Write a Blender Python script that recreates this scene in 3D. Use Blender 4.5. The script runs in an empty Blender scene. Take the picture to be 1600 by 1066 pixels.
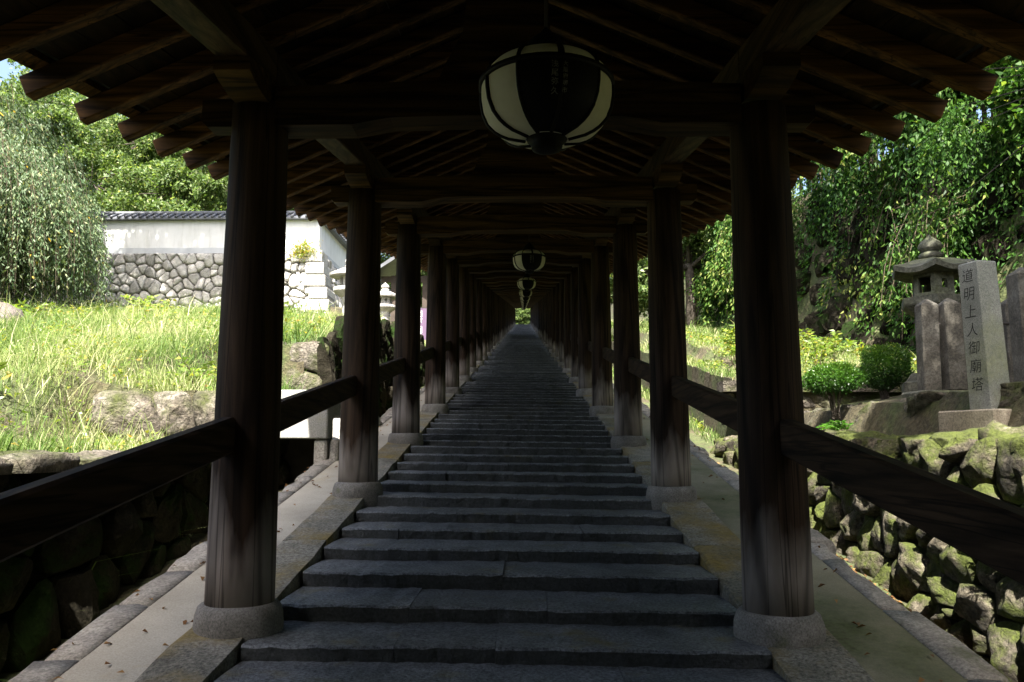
import bpy, math, random
import numpy as np
from mathutils import Vector, Matrix, noise as mnoise
random.seed(7); rng = np.random.default_rng(7)
sc = bpy.context.scene
COL = sc.collection

# ------------------------------------------------------------------ camera, sky, sun, exposure
cam = bpy.data.cameras.new('camera'); camo = bpy.data.objects.new('camera', cam); COL.objects.link(camo)
cam.sensor_width = 36; cam.lens = 1230 / 1600 * 36; cam.clip_start = 0.05; cam.clip_end = 1500
camo.location = (0.06, 0, 1.45)
camo.rotation_euler = (math.radians(90 + 7.45), 0, math.radians(0.84))
sc.camera = camo
SUN = Vector((-0.055, -0.56, 0.83)).normalized()
W = bpy.data.worlds.new('World'); sc.world = W; W.use_nodes = True
wn = W.node_tree.nodes; wl = W.node_tree.links
sky = wn.new('ShaderNodeTexSky'); sky.sky_type = 'NISHITA'; sky.sun_disc = False
sky.sun_elevation = math.asin(SUN.z); sky.sun_rotation = math.atan2(SUN.x, SUN.y)
sky.air_density = 1.0; sky.dust_density = 5.0; sky.ozone_density = 1.0
wl.new(sky.outputs[0], wn['Background'].inputs[0]); wn['Background'].inputs[1].default_value = 0.105
sl = bpy.data.lights.new('sun', 'SUN'); sl.energy = 5.0; sl.angle = math.radians(0.53); sl.color = (1, .955, .88)
so = bpy.data.objects.new('sun', sl); COL.objects.link(so); so.rotation_euler = SUN.to_track_quat('Z', 'Y').to_euler()
so.location = (0, -10, 30)
sc.view_settings.view_transform = 'Standard'; sc.view_settings.look = 'None'
sc.view_settings.gamma = 1; sc.view_settings.exposure = 2.2
sc.render.engine = 'CYCLES'
sc.cycles.max_bounces = 8; sc.cycles.diffuse_bounces = 5; sc.cycles.glossy_bounces = 3
sc.cycles.transmission_bounces = 5; sc.cycles.transparent_max_bounces = 8
sc.cycles.sample_clamp_indirect = 6; sc.cycles.caustics_reflective = False; sc.cycles.caustics_refractive = False
sc.cycles.use_denoising = True

# ------------------------------------------------------------------ constants of the place
S = 0.165                       # rise of the covered stair per metre
YB = 2.65                       # bay
NB = 12
COLY = [3.78 - 2.6 * k for k in range(NB, 0, -1)] + [3.78, 6.38, 8.92, 11.75] + [11.75 + YB * k for k in range(1, 40)]
Y_FAR = COLY[-1] + 0.6; Y_NEAR = COLY[0] - 0.6
XL, XR = -1.27, 1.23            # column axes
RUN = 0.4555
def smooth(a, b, x):
    t = min(1, max(0, (x - a) / (b - a))); return t * t * (3 - 2 * t)

# ------------------------------------------------------------------ materials
def nt(name):
    m = bpy.data.materials.new(name); m.use_nodes = True
    n = m.node_tree.nodes; l = m.node_tree.links; b = n['Principled BSDF']
    return m, n, l, b
def ramp(n, pts):
    r = n.new('ShaderNodeValToRGB'); e = r.color_ramp.elements
    while len(e) < len(pts): e.new(0.5)
    for i, (p, c) in enumerate(pts):
        e[i].position = p; e[i].color = (c[0], c[1], c[2], 1) if hasattr(c, '__len__') else (c, c, c, 1)
    return r
def coords(n, l, scale=(1, 1, 1), rnd=True):
    tc = n.new('ShaderNodeTexCoord'); mp = n.new('ShaderNodeMapping'); mp.inputs['Scale'].default_value = scale
    l.new(tc.outputs['Object'], mp.inputs[0])
    if rnd:
        oi = n.new('ShaderNodeObjectInfo'); mu = n.new('ShaderNodeMath'); mu.operation = 'MULTIPLY'; mu.inputs[1].default_value = 37
        l.new(oi.outputs['Random'], mu.inputs[0]); l.new(mu.outputs[0], mp.inputs['Location'])
    return mp.outputs[0]
def noise(n, l, vec, scale, detail=6, rough=.6, dist=0):
    t = n.new('ShaderNodeTexNoise'); t.inputs['Scale'].default_value = scale; t.inputs['Detail'].default_value = detail
    t.inputs['Roughness'].default_value = rough; t.inputs['Distortion'].default_value = dist
    l.new(vec, t.inputs['Vector']); return t.outputs['Fac']
def mixc(n, l, f, a, b, mode='MIX'):
    m = n.new('ShaderNodeMix'); m.data_type = 'RGBA'; m.blend_type = mode
    for s, v in ((0, f), (6, a), (7, b)):
        if hasattr(v, 'default_value') or hasattr(v, 'is_linked'): l.new(v, m.inputs[s])
        else: m.inputs[s].default_value = (v if s == 0 else (*v, 1))
    return m.outputs[2]
def bump(n, l, b, h, strength, dist=.02, prev=None):
    bp = n.new('ShaderNodeBump'); bp.inputs['Strength'].default_value = strength; bp.inputs['Distance'].default_value = dist
    l.new(h, bp.inputs['Height'])
    if prev: l.new(prev, bp.inputs['Normal'])
    l.new(bp.outputs[0], b.inputs['Normal']); return bp.outputs[0]
def objvar(n, l, col, lo, hi):
    oi = n.new('ShaderNodeObjectInfo'); r = ramp(n, [(0, lo), (1, hi)]); l.new(oi.outputs['Random'], r.inputs[0])
    return mixc(n, l, 1.0, col, r.outputs[0], 'MULTIPLY')

def stone(name, c0, c1, c2, scale=5, speck=60, bs=.6, bd=.03, rough=.85, moss=None, var=(.7, 1.2), mth=(.52, .66), mscale=2.2, up=0.0, lich=None, sk=.5, upright_col=None):
    m, n, l, b = nt(name); v = coords(n, l)
    r = ramp(n, [(.28, c0), (.5, c1), (.72, c2)]); l.new(noise(n, l, v, scale, 8, .62), r.inputs[0])
    sp = ramp(n, [(.32, 1 - sk), (.66, 1 + sk * .55)]); l.new(noise(n, l, v, speck, 3, .75), sp.inputs[0])
    c = mixc(n, l, 1.0, r.outputs[0], sp.outputs[0], 'MULTIPLY')
    c = objvar(n, l, c, var[0], var[1])
    for spec in (lich, moss):
        if not spec: continue
        colr, (a0, a1), ms = spec if spec is lich else (moss, mth, mscale)
        f = noise(n, l, v, ms, 7, .66)
        if up and spec is moss:
            g = n.new('ShaderNodeNewGeometry'); sx = n.new('ShaderNodeSeparateXYZ'); l.new(g.outputs['Normal'], sx.inputs[0])
            ma = n.new('ShaderNodeMath'); ma.operation = 'MULTIPLY_ADD'; ma.inputs[1].default_value = up
            l.new(sx.outputs['Z'], ma.inputs[0]); l.new(f, ma.inputs[2]); f = ma.outputs[0]
        mr = ramp(n, [(a0, 0.), (a1, 1.)]); l.new(f, mr.inputs[0])
        mc = ramp(n, [(.3, tuple(x * .55 for x in colr)), (.7, tuple(x * 1.25 for x in colr))]); l.new(noise(n, l, v, 40, 4), mc.inputs[0])
        c = mixc(n, l, mr.outputs[0], c, mc.outputs[0])
    if upright_col:  # darker tone on upright faces, broken up by noise
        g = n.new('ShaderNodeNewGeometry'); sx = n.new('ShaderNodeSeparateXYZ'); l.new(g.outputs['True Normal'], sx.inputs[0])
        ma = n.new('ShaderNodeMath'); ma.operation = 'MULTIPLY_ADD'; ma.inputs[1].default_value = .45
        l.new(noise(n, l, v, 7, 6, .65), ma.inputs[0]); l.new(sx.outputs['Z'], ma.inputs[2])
        ar = ramp(n, [(.28, .8), (.62, 0.)]); l.new(ma.outputs[0], ar.inputs[0]); c = mixc(n, l, ar.outputs[0], c, upright_col)
    l.new(c, b.inputs['Base Color']); b.inputs['Roughness'].default_value = rough
    b.inputs['Specular IOR Level'].default_value = .35 if rough < 1 else .05
    p = bump(n, l, b, noise(n, l, v, scale * 2.2, 9, .65), bs, bd)
    bump(n, l, b, noise(n, l, v, speck * 1.3, 4, .7), bs * .6, .006, p)
    return m

def wood(name, c0, c1, grain=(16, 16, 1.0), var=(.75, 1.2), rough=.75, pale=None, bs=.35):
    m, n, l, b = nt(name); v = coords(n, l, grain)
    f1 = noise(n, l, v, 1.0, 8, .62, 1.2)
    r = ramp(n, [(.3, c0), (.52, tuple((a + d) / 2 for a, d in zip(c0, c1))), (.7, c1)]); l.new(f1, r.inputs[0])
    c = objvar(n, l, r.outputs[0], var[0], var[1])
    wv = n.new('ShaderNodeTexWave'); wv.wave_type = 'RINGS'; wv.rings_direction = 'SPHERICAL'
    wv.inputs['Scale'].default_value = .55; wv.inputs['Distortion'].default_value = 14; wv.inputs['Detail'].default_value = 3; wv.inputs['Detail Scale'].default_value = .6
    v2 = coords(n, l, tuple(g * .55 for g in grain)); l.new(v2, wv.inputs['Vector'])
    wr = ramp(n, [(.0, .38), (.16, .85), (.4, 1.05), (1, 1.1)]); l.new(wv.outputs['Fac'], wr.inputs[0])
    c = mixc(n, l, .9, c, wr.outputs[0], 'MULTIPLY')
    ck = noise(n, l, coords(n, l, tuple(g * .62 if g > 5 else g * .28 for g in grain)), 1.0, 3, .5)
    cr_ = ramp(n, [(.485, 1.), (.499, .12), (.503, .12), (.515, 1.)]); l.new(ck, cr_.inputs[0])
    c = mixc(n, l, .8, c, cr_.outputs[0], 'MULTIPLY')
    if pale:
        tc = n.new('ShaderNodeTexCoord'); sx = n.new('ShaderNodeSeparateXYZ'); l.new(tc.outputs['Object'], sx.inputs[0])
        ma = n.new('ShaderNodeMath'); ma.operation = 'MULTIPLY_ADD'; ma.inputs[1].default_value = 1.1
        nz = noise(n, l, coords(n, l, (5, 5, 1.1)), 1, 4, .55)
        l.new(nz, ma.inputs[0]); l.new(sx.outputs['Z'], ma.inputs[2])
        pr = ramp(n, [(.62, 1.), (1.12, 0.)]); l.new(ma.outputs[0], pr.inputs[0])
        pc = mixc(n, l, .8, pale, wr.outputs[0], 'MULTIPLY'); pc = mixc(n, l, .7, pc, cr_.outputs[0], 'MULTIPLY'); pc = objvar(n, l, pc, .6, 1.1)
        c = mixc(n, l, pr.outputs[0], c, pc)
    l.new(c, b.inputs['Base Color']); b.inputs['Roughness'].default_value = rough
    b.inputs['Specular IOR Level'].default_value = .12
    p = bump(n, l, b, f1, bs, .01)
    bump(n, l, b, wv.outputs['Fac'], bs * .5, .004, p)
    return m

def leafmat(name, pts, trans=.4, rough=.42, spec=.5, hue=(1.3, 1.35, .55)):
    m, n, l, b = nt(name)
    at = n.new('ShaderNodeAttribute'); at.attribute_name = 'rnd'
    r = ramp(n, pts); l.new(at.outputs['Fac'], r.inputs[0])
    l.new(r.outputs[0], b.inputs['Base Color']); b.inputs['Roughness'].default_value = rough; b.inputs['Specular IOR Level'].default_value = spec
    tr = n.new('ShaderNodeBsdfTranslucent'); mx = n.new('ShaderNodeMixShader'); mx.inputs[0].default_value = trans
    tcol = mixc(n, l, 1.0, r.outputs[0], hue, 'MULTIPLY'); l.new(tcol, tr.inputs[0])
    l.new(b.outputs[0], mx.inputs[1]); l.new(tr.outputs[0], mx.inputs[2])
    l.new(mx.outputs[0], n['Material Output'].inputs[0]); return m

def plain(name, c, rough=.6, var=None, nscale=6, namp=.25, bs=.15, metal=0, spec=.4):
    m, n, l, b = nt(name); v = coords(n, l)
    r = ramp(n, [(.3, tuple(x * (1 - namp) for x in c)), (.7, tuple(min(1, x * (1 + namp)) for x in c))]); l.new(noise(n, l, v, nscale, 7), r.inputs[0])
    col = r.outputs[0]
    if var: col = objvar(n, l, col, *var)
    l.new(col, b.inputs['Base Color']); b.inputs['Roughness'].default_value = rough; b.inputs['Metallic'].default_value = metal
    b.inputs['Specular IOR Level'].default_value = spec
    bump(n, l, b, noise(n, l, v, nscale * 8, 5), bs, .01); return m

M = {}
M['column'] = wood('column_wood', (.008, .0047, .003), (.060, .036, .021), (15, 15, .8), pale=(.34, .295, .255))
M['beam'] = wood('beam_wood', (.005, .0027, .0012), (.080, .045, .015), (1.0, 14, 14), var=(.6, 1.25))
M['rail'] = wood('rail_wood', (.007, .004, .0024), (.066, .039, .021), (16, 1.2, 16), var=(.8, 1.2))
M['rafter'] = wood('rafter_wood', (.008, .004, .0016), (.15, .076, .026), (1.0, 18, 18), var=(.7, 1.2))
M['board'] = wood('board_wood', (.004, .0022, .001), (.034, .019, .0075), (12, 1.1, 12), var=(.35, 1.6))
M['kerb'] = stone('kerb_stone', (.12, .115, .09), (.22, .21, .17), (.33, .31, .26), 4, 60, .9, .02, sk=.7, moss=(.24, .175, .045), mth=(.46, .66), mscale=1.6, var=(.75, 1.15))
M['step'] = stone('step_stone', (.10, .106, .111), (.165, .175, .181), (.24, .249, .252), 4.5, 62, 1.0, .04, rough=.55, sk=.8, upright_col=(.035, .038, .034), moss=(.17, .14, .04), mth=(.58, .76), mscale=2.6, var=(.88, 1.08))
M['plinth'] = stone('plinth_stone', (.16, .15, .13), (.25, .235, .205), (.33, .31, .28), 9, 110, .6, .01, moss=(.10, .11, .03), mth=(.62, .78), mscale=3, var=(.6, 1.1))
M['strip'] = stone('sand_concrete', (.30, .28, .23), (.40, .375, .31), (.48, .455, .385), 1.6, 120, .15, .004, sk=.22, moss=(.36, .28, .12), mth=(.58, .8), mscale=1.3, var=(1, 1))
M['strip_r'] = stone('mossy_sand_concrete', (.14, .14, .09), (.23, .22, .15), (.30, .29, .21), 1.6, 120, .15, .004, sk=.22, moss=(.09, .11, .045), mth=(.48, .7), mscale=1.2, var=(1, 1))
M['edge'] = stone('edge_stone', (.2, .19, .17), (.32, .305, .275), (.42, .405, .36), 6, 60, .8, .02, moss=(.11, .13, .05), mth=(.6, .75), var=(.75, 1.15))
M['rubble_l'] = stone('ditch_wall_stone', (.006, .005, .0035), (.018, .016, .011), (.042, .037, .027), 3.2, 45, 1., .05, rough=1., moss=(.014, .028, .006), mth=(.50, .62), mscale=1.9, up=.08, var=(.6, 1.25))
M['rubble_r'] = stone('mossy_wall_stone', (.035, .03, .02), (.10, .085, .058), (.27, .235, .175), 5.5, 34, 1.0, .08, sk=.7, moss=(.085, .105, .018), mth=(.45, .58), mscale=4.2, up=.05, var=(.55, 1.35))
M['rock'] = stone('boulder_stone', (.05, .042, .03), (.135, .115, .09), (.26, .235, .195), 5.2, 30, 1.0, .08, sk=.75, moss=(.06, .07, .018), mth=(.48, .64), mscale=2.2, up=.05, var=(.8, 1.15))
M['castle'] = stone('granite_wall_stone', (.30, .285, .26), (.45, .435, .40), (.58, .56, .52), 2.6, 40, .8, .05, moss=(.30, .26, .17), mth=(.62, .8), var=(.7, 1.2))
M['granite'] = stone('dressed_granite', (.20, .20, .185), (.27, .27, .25), (.34, .335, .315), 3, 90, .3, .006, moss=(.24, .25, .12), mth=(.58, .75), mscale=1.4, var=(.95, 1.05))
M['stele'] = stone('stele_granite', (.14, .152, .136), (.21, .222, .20), (.28, .29, .265), 4, 130, .35, .004, moss=(.20, .22, .12), mth=(.55, .8), mscale=1.5, var=(1, 1))
M['stele_base'] = stone('stele_base_stone', (.27, .235, .175), (.33, .29, .22), (.40, .355, .28), 3, 90, .3, .004, var=(1, 1))
M['lantern_stone'] = stone('lantern_stone', (.045, .045, .032), (.10, .10, .074), (.20, .195, .15), 6, 40, .8, .02, moss=(.13, .14, .07), mth=(.5, .7), mscale=2, up=.06, var=(.8, 1.1))
M['lantern_pale'] = stone('pale_lantern_stone', (.28, .27, .25), (.42, .40, .37), (.55, .53, .5), 5, 60, .7, .02, var=(.9, 1.1))
M['pedestal'] = stone('lantern_pedestal_stone', (.06, .048, .04), (.12, .10, .085), (.20, .175, .155), 5, 50, .9, .03, var=(.9, 1.1))
M['fence_stone'] = stone('fence_post_stone', (.04, .036, .028), (.095, .086, .068), (.18, .168, .138), 5, 60, .8, .012, moss=(.20, .195, .165), mth=(.58, .74), mscale=2.4, var=(.85, 1.1))
M['plaster'] = plain('white_plaster', (.80, .80, .79), .8, None, 2, .04, .05)
m, n, l, b = nt('white_plaster_streaked'); v = coords(n, l, (1.6, 1.6, .22), rnd=False)
r = ramp(n, [(.34, (.66, .66, .63)), (.5, (.79, .79, .775)), (.7, (.82, .82, .81))]); l.new(noise(n, l, v, 2.4, 8, .7), r.inputs[0])
r2 = ramp(n, [(.35, .86), (.6, 1.0)]); l.new(noise(n, l, coords(n, l, rnd=False), .7, 6, .65), r2.inputs[0])
l.new(mixc(n, l, 1.0, r.outputs[0], r2.outputs[0], 'MULTIPLY'), b.inputs['Base Color']); b.inputs['Roughness'].default_value = .85; M['plaster'] = m
M['plaster_band'] = plain('grey_plaster', (.50, .52, .53), .8, None, 2, .12, .05)
M['tile'] = plain('roof_tile', (.10, .105, .115), .45, (.7, 1.3), 6, .3, .2)
M['iron'] = plain('iron', (.03, .025, .022), .6, None, 20, .3, .2)
M['black'] = plain('black_lacquer', (.004, .0037, .0034), .6, None, 20, .3, .1, 0, .12)
M['bronze'] = plain('dark_bronze', (.004, .0045, .004), .7, None, 12, .35, .1, 0, .12)
M['ink'] = plain('ink', (.008, .008, .008), .8, None, 20, .1, 0)
M['whiteink'] = plain('white_paint', (.75, .75, .72), .8, None, 20, .05, 0)
M['dimink'] = plain('faded_paint', (.22, .22, .20), .9, None, 90, .5, 0)
M['redink'] = plain('red_seal', (.7, .08, .06), .8, None, 20, .05, 0)
M['banner'] = plain('purple_cloth', (.11, .07, .12), .85, None, 20, .1, .05)
M['darkwood'] = plain('dark_timber', (.05, .035, .025), .7, None, 8, .3, .1)
M['litter'] = plain('leaf_litter', (.30, .16, .08), .9, None, 30, .6, .5)
M['bark'] = stone('bark', (.035, .028, .02), (.08, .065, .05), (.14, .12, .095), 9, 40, 1., .03, var=(.8, 1.2))
M['twig'] = plain('twig', (.085, .065, .04), .85, None, 10, .3, .1)
m, n, l, b = nt('lantern_paper'); v = coords(n, l, rnd=False)
r = ramp(n, [(.3, (.72, .70, .60)), (.7, (.86, .85, .76))]); l.new(noise(n, l, v, 9, 5), r.inputs[0]); l.new(r.outputs[0], b.inputs['Base Color']); b.inputs['Roughness'].default_value = .8
tr = n.new('ShaderNodeBsdfTranslucent'); l.new(r.outputs[0], tr.inputs[0]); mx = n.new('ShaderNodeMixShader'); mx.inputs[0].default_value = .4
l.new(b.outputs[0], mx.inputs[1]); l.new(tr.outputs[0], mx.inputs[2]); l.new(mx.outputs[0], n['Material Output'].inputs[0]); M['paper'] = m
# ground: earth with green and straw patches
m, n, l, b = nt('earth'); v = coords(n, l, rnd=False)
r = ramp(n, [(.3, (.055, .045, .025)), (.45, (.10, .085, .045)), (.55, (.075, .095, .03)), (.7, (.13, .13, .055))]); l.new(noise(n, l, v, 1.1, 9, .65), r.inputs[0])
sp = ramp(n, [(.35, .5), (.65, 1.3)]); l.new(noise(n, l, v, 22, 6, .7), sp.inputs[0])
l.new(mixc(n, l, 1.0, r.outputs[0], sp.outputs[0], 'MULTIPLY'), b.inputs['Base Color']); b.inputs['Roughness'].default_value = .95
bump(n, l, b, noise(n, l, v, 14, 8, .7), .9, .06); M['earth'] = m

M['grass'] = leafmat('grass', [(0, (.075, .14, .03)), (.3, (.15, .22, .06)), (.55, (.25, .30, .11)), (.78, (.37, .37, .20)), (1, (.48, .45, .29))], .42, .55, .2, (1.12, 1.18, .8))
M['weed'] = leafmat('weed', [(0, (.10, .19, .03)), (.5, (.20, .27, .045)), (.8, (.36, .33, .06)), (1, (.45, .25, .06))], .45)
M['leaf_a'] = leafmat('tree_leaf', [(0, (.045, .09, .022)), (.5, (.11, .17, .055)), (.85, (.21, .27, .11)), (1, (.33, .34, .18))], .45, .45, .25)
M['leaf_w'] = leafmat('weeping_leaf', [(0, (.05, .095, .04)), (.5, (.115, .17, .085)), (.9, (.22, .27, .15)), (.985, (.30, .30, .14)), (1, (.5, .33, .03))], .35, .5, .25)
M['leaf_v'] = leafmat('vine_leaf', [(0, (.018, .052, .011)), (.45, (.055, .13, .025)), (.8, (.12, .21, .042)), (1, (.26, .29, .08))], .42, .45, .2)
M['leaf_m'] = leafmat('maple_leaf', [(0, (.035, .11, .012)), (.6, (.06, .17, .018)), (1, (.10, .23, .03))], .5, .4, .4)
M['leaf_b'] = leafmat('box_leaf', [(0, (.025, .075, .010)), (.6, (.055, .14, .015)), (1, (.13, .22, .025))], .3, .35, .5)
M['dryleaf'] = leafmat('dry_leaf', [(0, (.10, .05, .02)), (.5, (.20, .10, .04)), (1, (.34, .20, .07))], .2, .7, .2, (1, 1, 1))
M['moss'] = leafmat('moss_tuft', [(0, (.05, .085, .012)), (1, (.15, .17, .03))], .2, .9, .1)

# ------------------------------------------------------------------ mesh helpers
class MB:
    def __init__(s): s.v = []; s.f = []
    def add(s, vs, fs):
        o = len(s.v); s.v += [tuple(p) for p in vs]; s.f += [tuple(i + o for i in f) for f in fs]; return s
    def para(s, o, a, b, c):     # parallelepiped from corner o along a,b,c
        o, a, b, c = map(Vector, (o, a, b, c))
        vs = [o, o + a, o + a + b, o + b, o + c, o + a + c, o + a + b + c, o + b + c]
        fs = [(0, 3, 2, 1), (4, 5, 6, 7), (0, 1, 5, 4), (1, 2, 6, 5), (2, 3, 7, 6), (3, 0, 4, 7)]
        if a.cross(b).dot(c) < 0: fs = [f[::-1] for f in fs]
        return s.add(vs, fs)
    def box(s, x0, x1, y0, y1, z0, z1): return s.para((x0, y0, z0), (x1 - x0, 0, 0), (0, y1 - y0, 0), (0, 0, z1 - z0))
    def lathe(s, prof, n=24, c=(0, 0, 0), a0=0, a1=None, cap=True):
        full = a1 is None; m = n if full else n + 1; A = (2 * math.pi if full else a1 - a0)
        vs = []
        for r, z in prof:
            for i in range(m):
                t = a0 + A * i / n; vs.append((c[0] + r * math.cos(t), c[1] + r * math.sin(t), c[2] + z))
        fs = []
        for j in range(len(prof) - 1):
            for i in range(n):
                k = (i + 1) % m; fs.append((j * m + i, j * m + k, (j + 1) * m + k, (j + 1) * m + i))
        if cap and full:
            fs.append(tuple(range(m))[::-1]); fs.append(tuple((len(prof) - 1) * m + i for i in range(m)))
        return s.add(vs, fs)
    def tube(s, path, rad, n=6, cap=True):
        path = [Vector(p) for p in path]; vs = []; m = len(path)
        for i, p in enumerate(path):
            d = (path[min(i + 1, m - 1)] - path[max(i - 1, 0)])
            d = d.normalized() if d.length > 1e-9 else Vector((0, 0, 1))
            u = d.cross(Vector((0.31, 0.2, 0.93)) if abs(d.z) < .9 else Vector((1, 0.1, 0))).normalized(); w = d.cross(u)
            r = rad[i] if hasattr(rad, '__len__') else rad
            for k in range(n):
                t = 2 * math.pi * k / n; vs.append(p + u * (r * math.cos(t)) + w * (r * math.sin(t)))
        fs = [(i * n + k, i * n + (k + 1) % n, (i + 1) * n + (k + 1) % n, (i + 1) * n + k) for i in range(m - 1) for k in range(n)]
        if cap: fs.append(tuple(range(n))[::-1]); fs.append(tuple((m - 1) * n + k for k in range(n)))
        return s.add(vs, fs)
    def prism(s, poly, a, o=(0, 0, 0), u=(1, 0, 0), v=(0, 0, 1)):   # polygon in (u,v) at o, extruded by vector a
        o, u, v, a = map(Vector, (o, u, v, a)); n = len(poly)
        p = [o + u * x + v * y for x, y in poly]; vs = p + [q + a for q in p]
        fs = [tuple(range(n)), tuple(range(n, 2 * n))[::-1]] + [(i, i + n, (i + 1) % n + n, (i + 1) % n) for i in range(n)]
        return s.add(vs, fs)
    def mesh(s, name, mat, smooth_=False):
        me = bpy.data.meshes.new(name); me.from_pydata(s.v, [], s.f)
        if mat: me.materials.append(mat)
        if smooth_: me.shade_smooth()
        me.update(); return me
    def build(s, name, mat, parent=None, smooth_=False, loc=None):
        return put(s.mesh(name, mat, smooth_), name, parent, loc)
def put(me, name, parent=None, loc=None, rot=None):
    o = bpy.data.objects.new(name, me); COL.objects.link(o)
    if parent: o.parent = parent
    if loc is not None: o.location = loc
    if rot is not None: o.rotation_euler = rot
    return o
def tag(o, label=None, cat=None, group=None, kind=None):
    if label: o['label'] = label
    if cat: o['category'] = cat
    if group: o['group'] = group
    if kind: o['kind'] = kind
    return o
def thing(name, label, cat, loc=(0, 0, 0), rz=0, group=None, kind=None):
    o = bpy.data.objects.new(name, None); COL.objects.link(o); o.location = loc; o.rotation_euler = (0, 0, rz); o.empty_display_size = .1
    return tag(o, label, cat, group, kind)
def bevel(o, w, seg=1):
    md = o.modifiers.new('b', 'BEVEL'); md.width = w; md.segments = seg; md.limit_method = 'ANGLE'; md.angle_limit = math.radians(40); return o

def soup(name, V, F, rnd, mat, parent=None, smooth_=False):
    """fast mesh: V (N,3), F list of (array of faces (n,k)), rnd per vertex"""
    me = bpy.data.meshes.new(name); me.vertices.add(len(V)); me.vertices.foreach_set('co', np.asarray(V, np.float32).ravel())
    li = np.concatenate([f.ravel() for f in F]); tot = np.concatenate([np.full(len(f), f.shape[1]) for f in F])
    me.loops.add(len(li)); me.loops.foreach_set('vertex_index', li.astype(np.int32))
    me.polygons.add(len(tot)); st = np.concatenate([[0], np.cumsum(tot)[:-1]]); me.polygons.foreach_set('loop_start', st.astype(np.int32))
    at = me.attributes.new('rnd', 'FLOAT', 'POINT'); at.data.foreach_set('value', np.asarray(rnd, np.float32))
    me.materials.append(mat); me.update(calc_edges=True); me.validate()
    return put(me, name, parent)
def unit(a): return a / np.maximum(1e-9, np.linalg.norm(a, axis=1, keepdims=True))
def leaves(name, P, D, L, Wd, rnd, mat, parent=None, fold=.25, N=None, droop=.25):
    """leaf quads: base P, direction D, length L, width Wd"""
    n = len(P); D = unit(D)
    R = rng.normal(size=(n, 3)) if N is None else N + rng.normal(size=(n, 3)) * .35
    side = unit(np.cross(D, R)); nor = np.cross(side, D)
    L = L[:, None]; Wd = Wd[:, None]
    mid = P + D * L * .42
    V = np.stack([P, mid + side * Wd * .5 + nor * Wd * fold, P + D * L - nor * L * droop, mid - side * Wd * .5 + nor * Wd * fold], 1).reshape(-1, 3)
    F = np.arange(4 * n).reshape(-1, 4)
    return soup(name, V, [F], np.repeat(rnd, 4), mat, parent)
def blades(name, P, H, Wd, lean, rnd, mat, parent=None):
    n = len(P); a = rng.uniform(0, 2 * np.pi, n); dx = np.stack([np.cos(a), np.sin(a), np.zeros(n)], 1)
    b = rng.uniform(0, 2 * np.pi, n); ld = np.stack([np.cos(b), np.sin(b), np.zeros(n)], 1)
    up = np.array([0, 0, 1.]); H = H[:, None]; Wd = Wd[:, None]; lean = lean[:, None]
    m1 = P + up * H * .55 + ld * H * lean * .28; tip = P + up * H * (1 - .35 * lean) + ld * H * lean * 1.0
    V = np.stack([P - dx * Wd * .5, P + dx * Wd * .5, m1 + dx * Wd * .42, m1 - dx * Wd * .42, tip], 1).reshape(-1, 3)
    i = np.arange(n)[:, None] * 5
    return soup(name, V, [i + np.array([[0, 1, 2, 3]]), i + np.array([[3, 2, 4]])], np.repeat(rnd, 5), mat, parent)

def text_mesh(name, ch, size, mat, parent, loc=None, rot=None, shear=0, offset=0):
    c = bpy.data.curves.new(name, 'FONT'); c.body = ch; c.size = size; c.align_x = 'CENTER'; c.align_y = 'CENTER'; c.shear = shear; c.offset = offset
    tmp = bpy.data.objects.new('tmp', c); COL.objects.link(tmp); dg = bpy.context.evaluated_depsgraph_get(); dg.update()
    me = bpy.data.meshes.new_from_object(tmp.evaluated_get(dg)); bpy.data.objects.remove(tmp); bpy.data.curves.remove(c)
    me.materials.clear(); me.materials.append(mat); return put(me, name, parent, loc, rot)
# ------------------------------------------------------------------ the ground
CLIFF = [(-40, 9.5), (4, 8.3), (8, 7.3), (11, 6.6), (14, 5.8), (18, 5.4), (24, 6.2), (40, 8), (200, 9)]
def xcliff(Y):
    for (a, p), (b_, q) in zip(CLIFF, CLIFF[1:]):
        if Y <= b_: return p + (q - p) * (Y - a) / (b_ - a)
    return CLIFF[-1][1]
def tz(X, Y):
    Yc = min(Y, Y_FAR)
    if -2.735 < X < 2.885: return S * max(Yc, Y_NEAR - 3) - .36 + (0.33 if Y > Y_FAR else 0)
    if X < 0:
        sl_ = .625 + .2125 * Y - .42 * smooth(15, 24, Y) if Y < 25 else 5.94 + .13 * (Y - 25)
        if Y < 6.7: te = 1.33 if Y > 1.5 else min(1.33, 1.1 + S * Y)
        elif Y < 10: te = 1.91 + .02 * (Y - 6.7)
        elif Y < 15.5: te = 2.72 + .2 * (Y - 10)
        else: te = 3.82 + (S * Y + .55 - 3.82) * smooth(15.5, 18, Y)
        w = smooth(-3.85, -3.45, X) if Y < 15.5 else smooth(-6.2, -5.2, X)
        z = sl_ * (1 - w) + te * w + .05 * mnoise.noise((X * .9, Y * .9, 0)) * (1 if X < -2.8 else 0)
        return max(z, S * Yc - .2) if Y > 30 else z
    if Y < 10.4:
        lo = 1.47 if Y > 2 else min(1.47, 1.15 + S * Y)
        z = lo + (.31 + .16 * min(2, max(0, X - 3.15))) * smooth(3.08, 3.18, X)
    else: z = 2.28 + .23 * (Y - 10.4) if Y < 16 else 3.57 + S * (Y - 16)
    if Y >= 10.4 and X < 3.3: z = min(z, S * Yc + .55)
    d = X - xcliff(Y)
    z += 3.3 * smooth(0, 1.1, d) + .35 * max(0, d - 1.1)
    return z + .05 * mnoise.noise((X * .9, Y * .9, 5))
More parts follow.
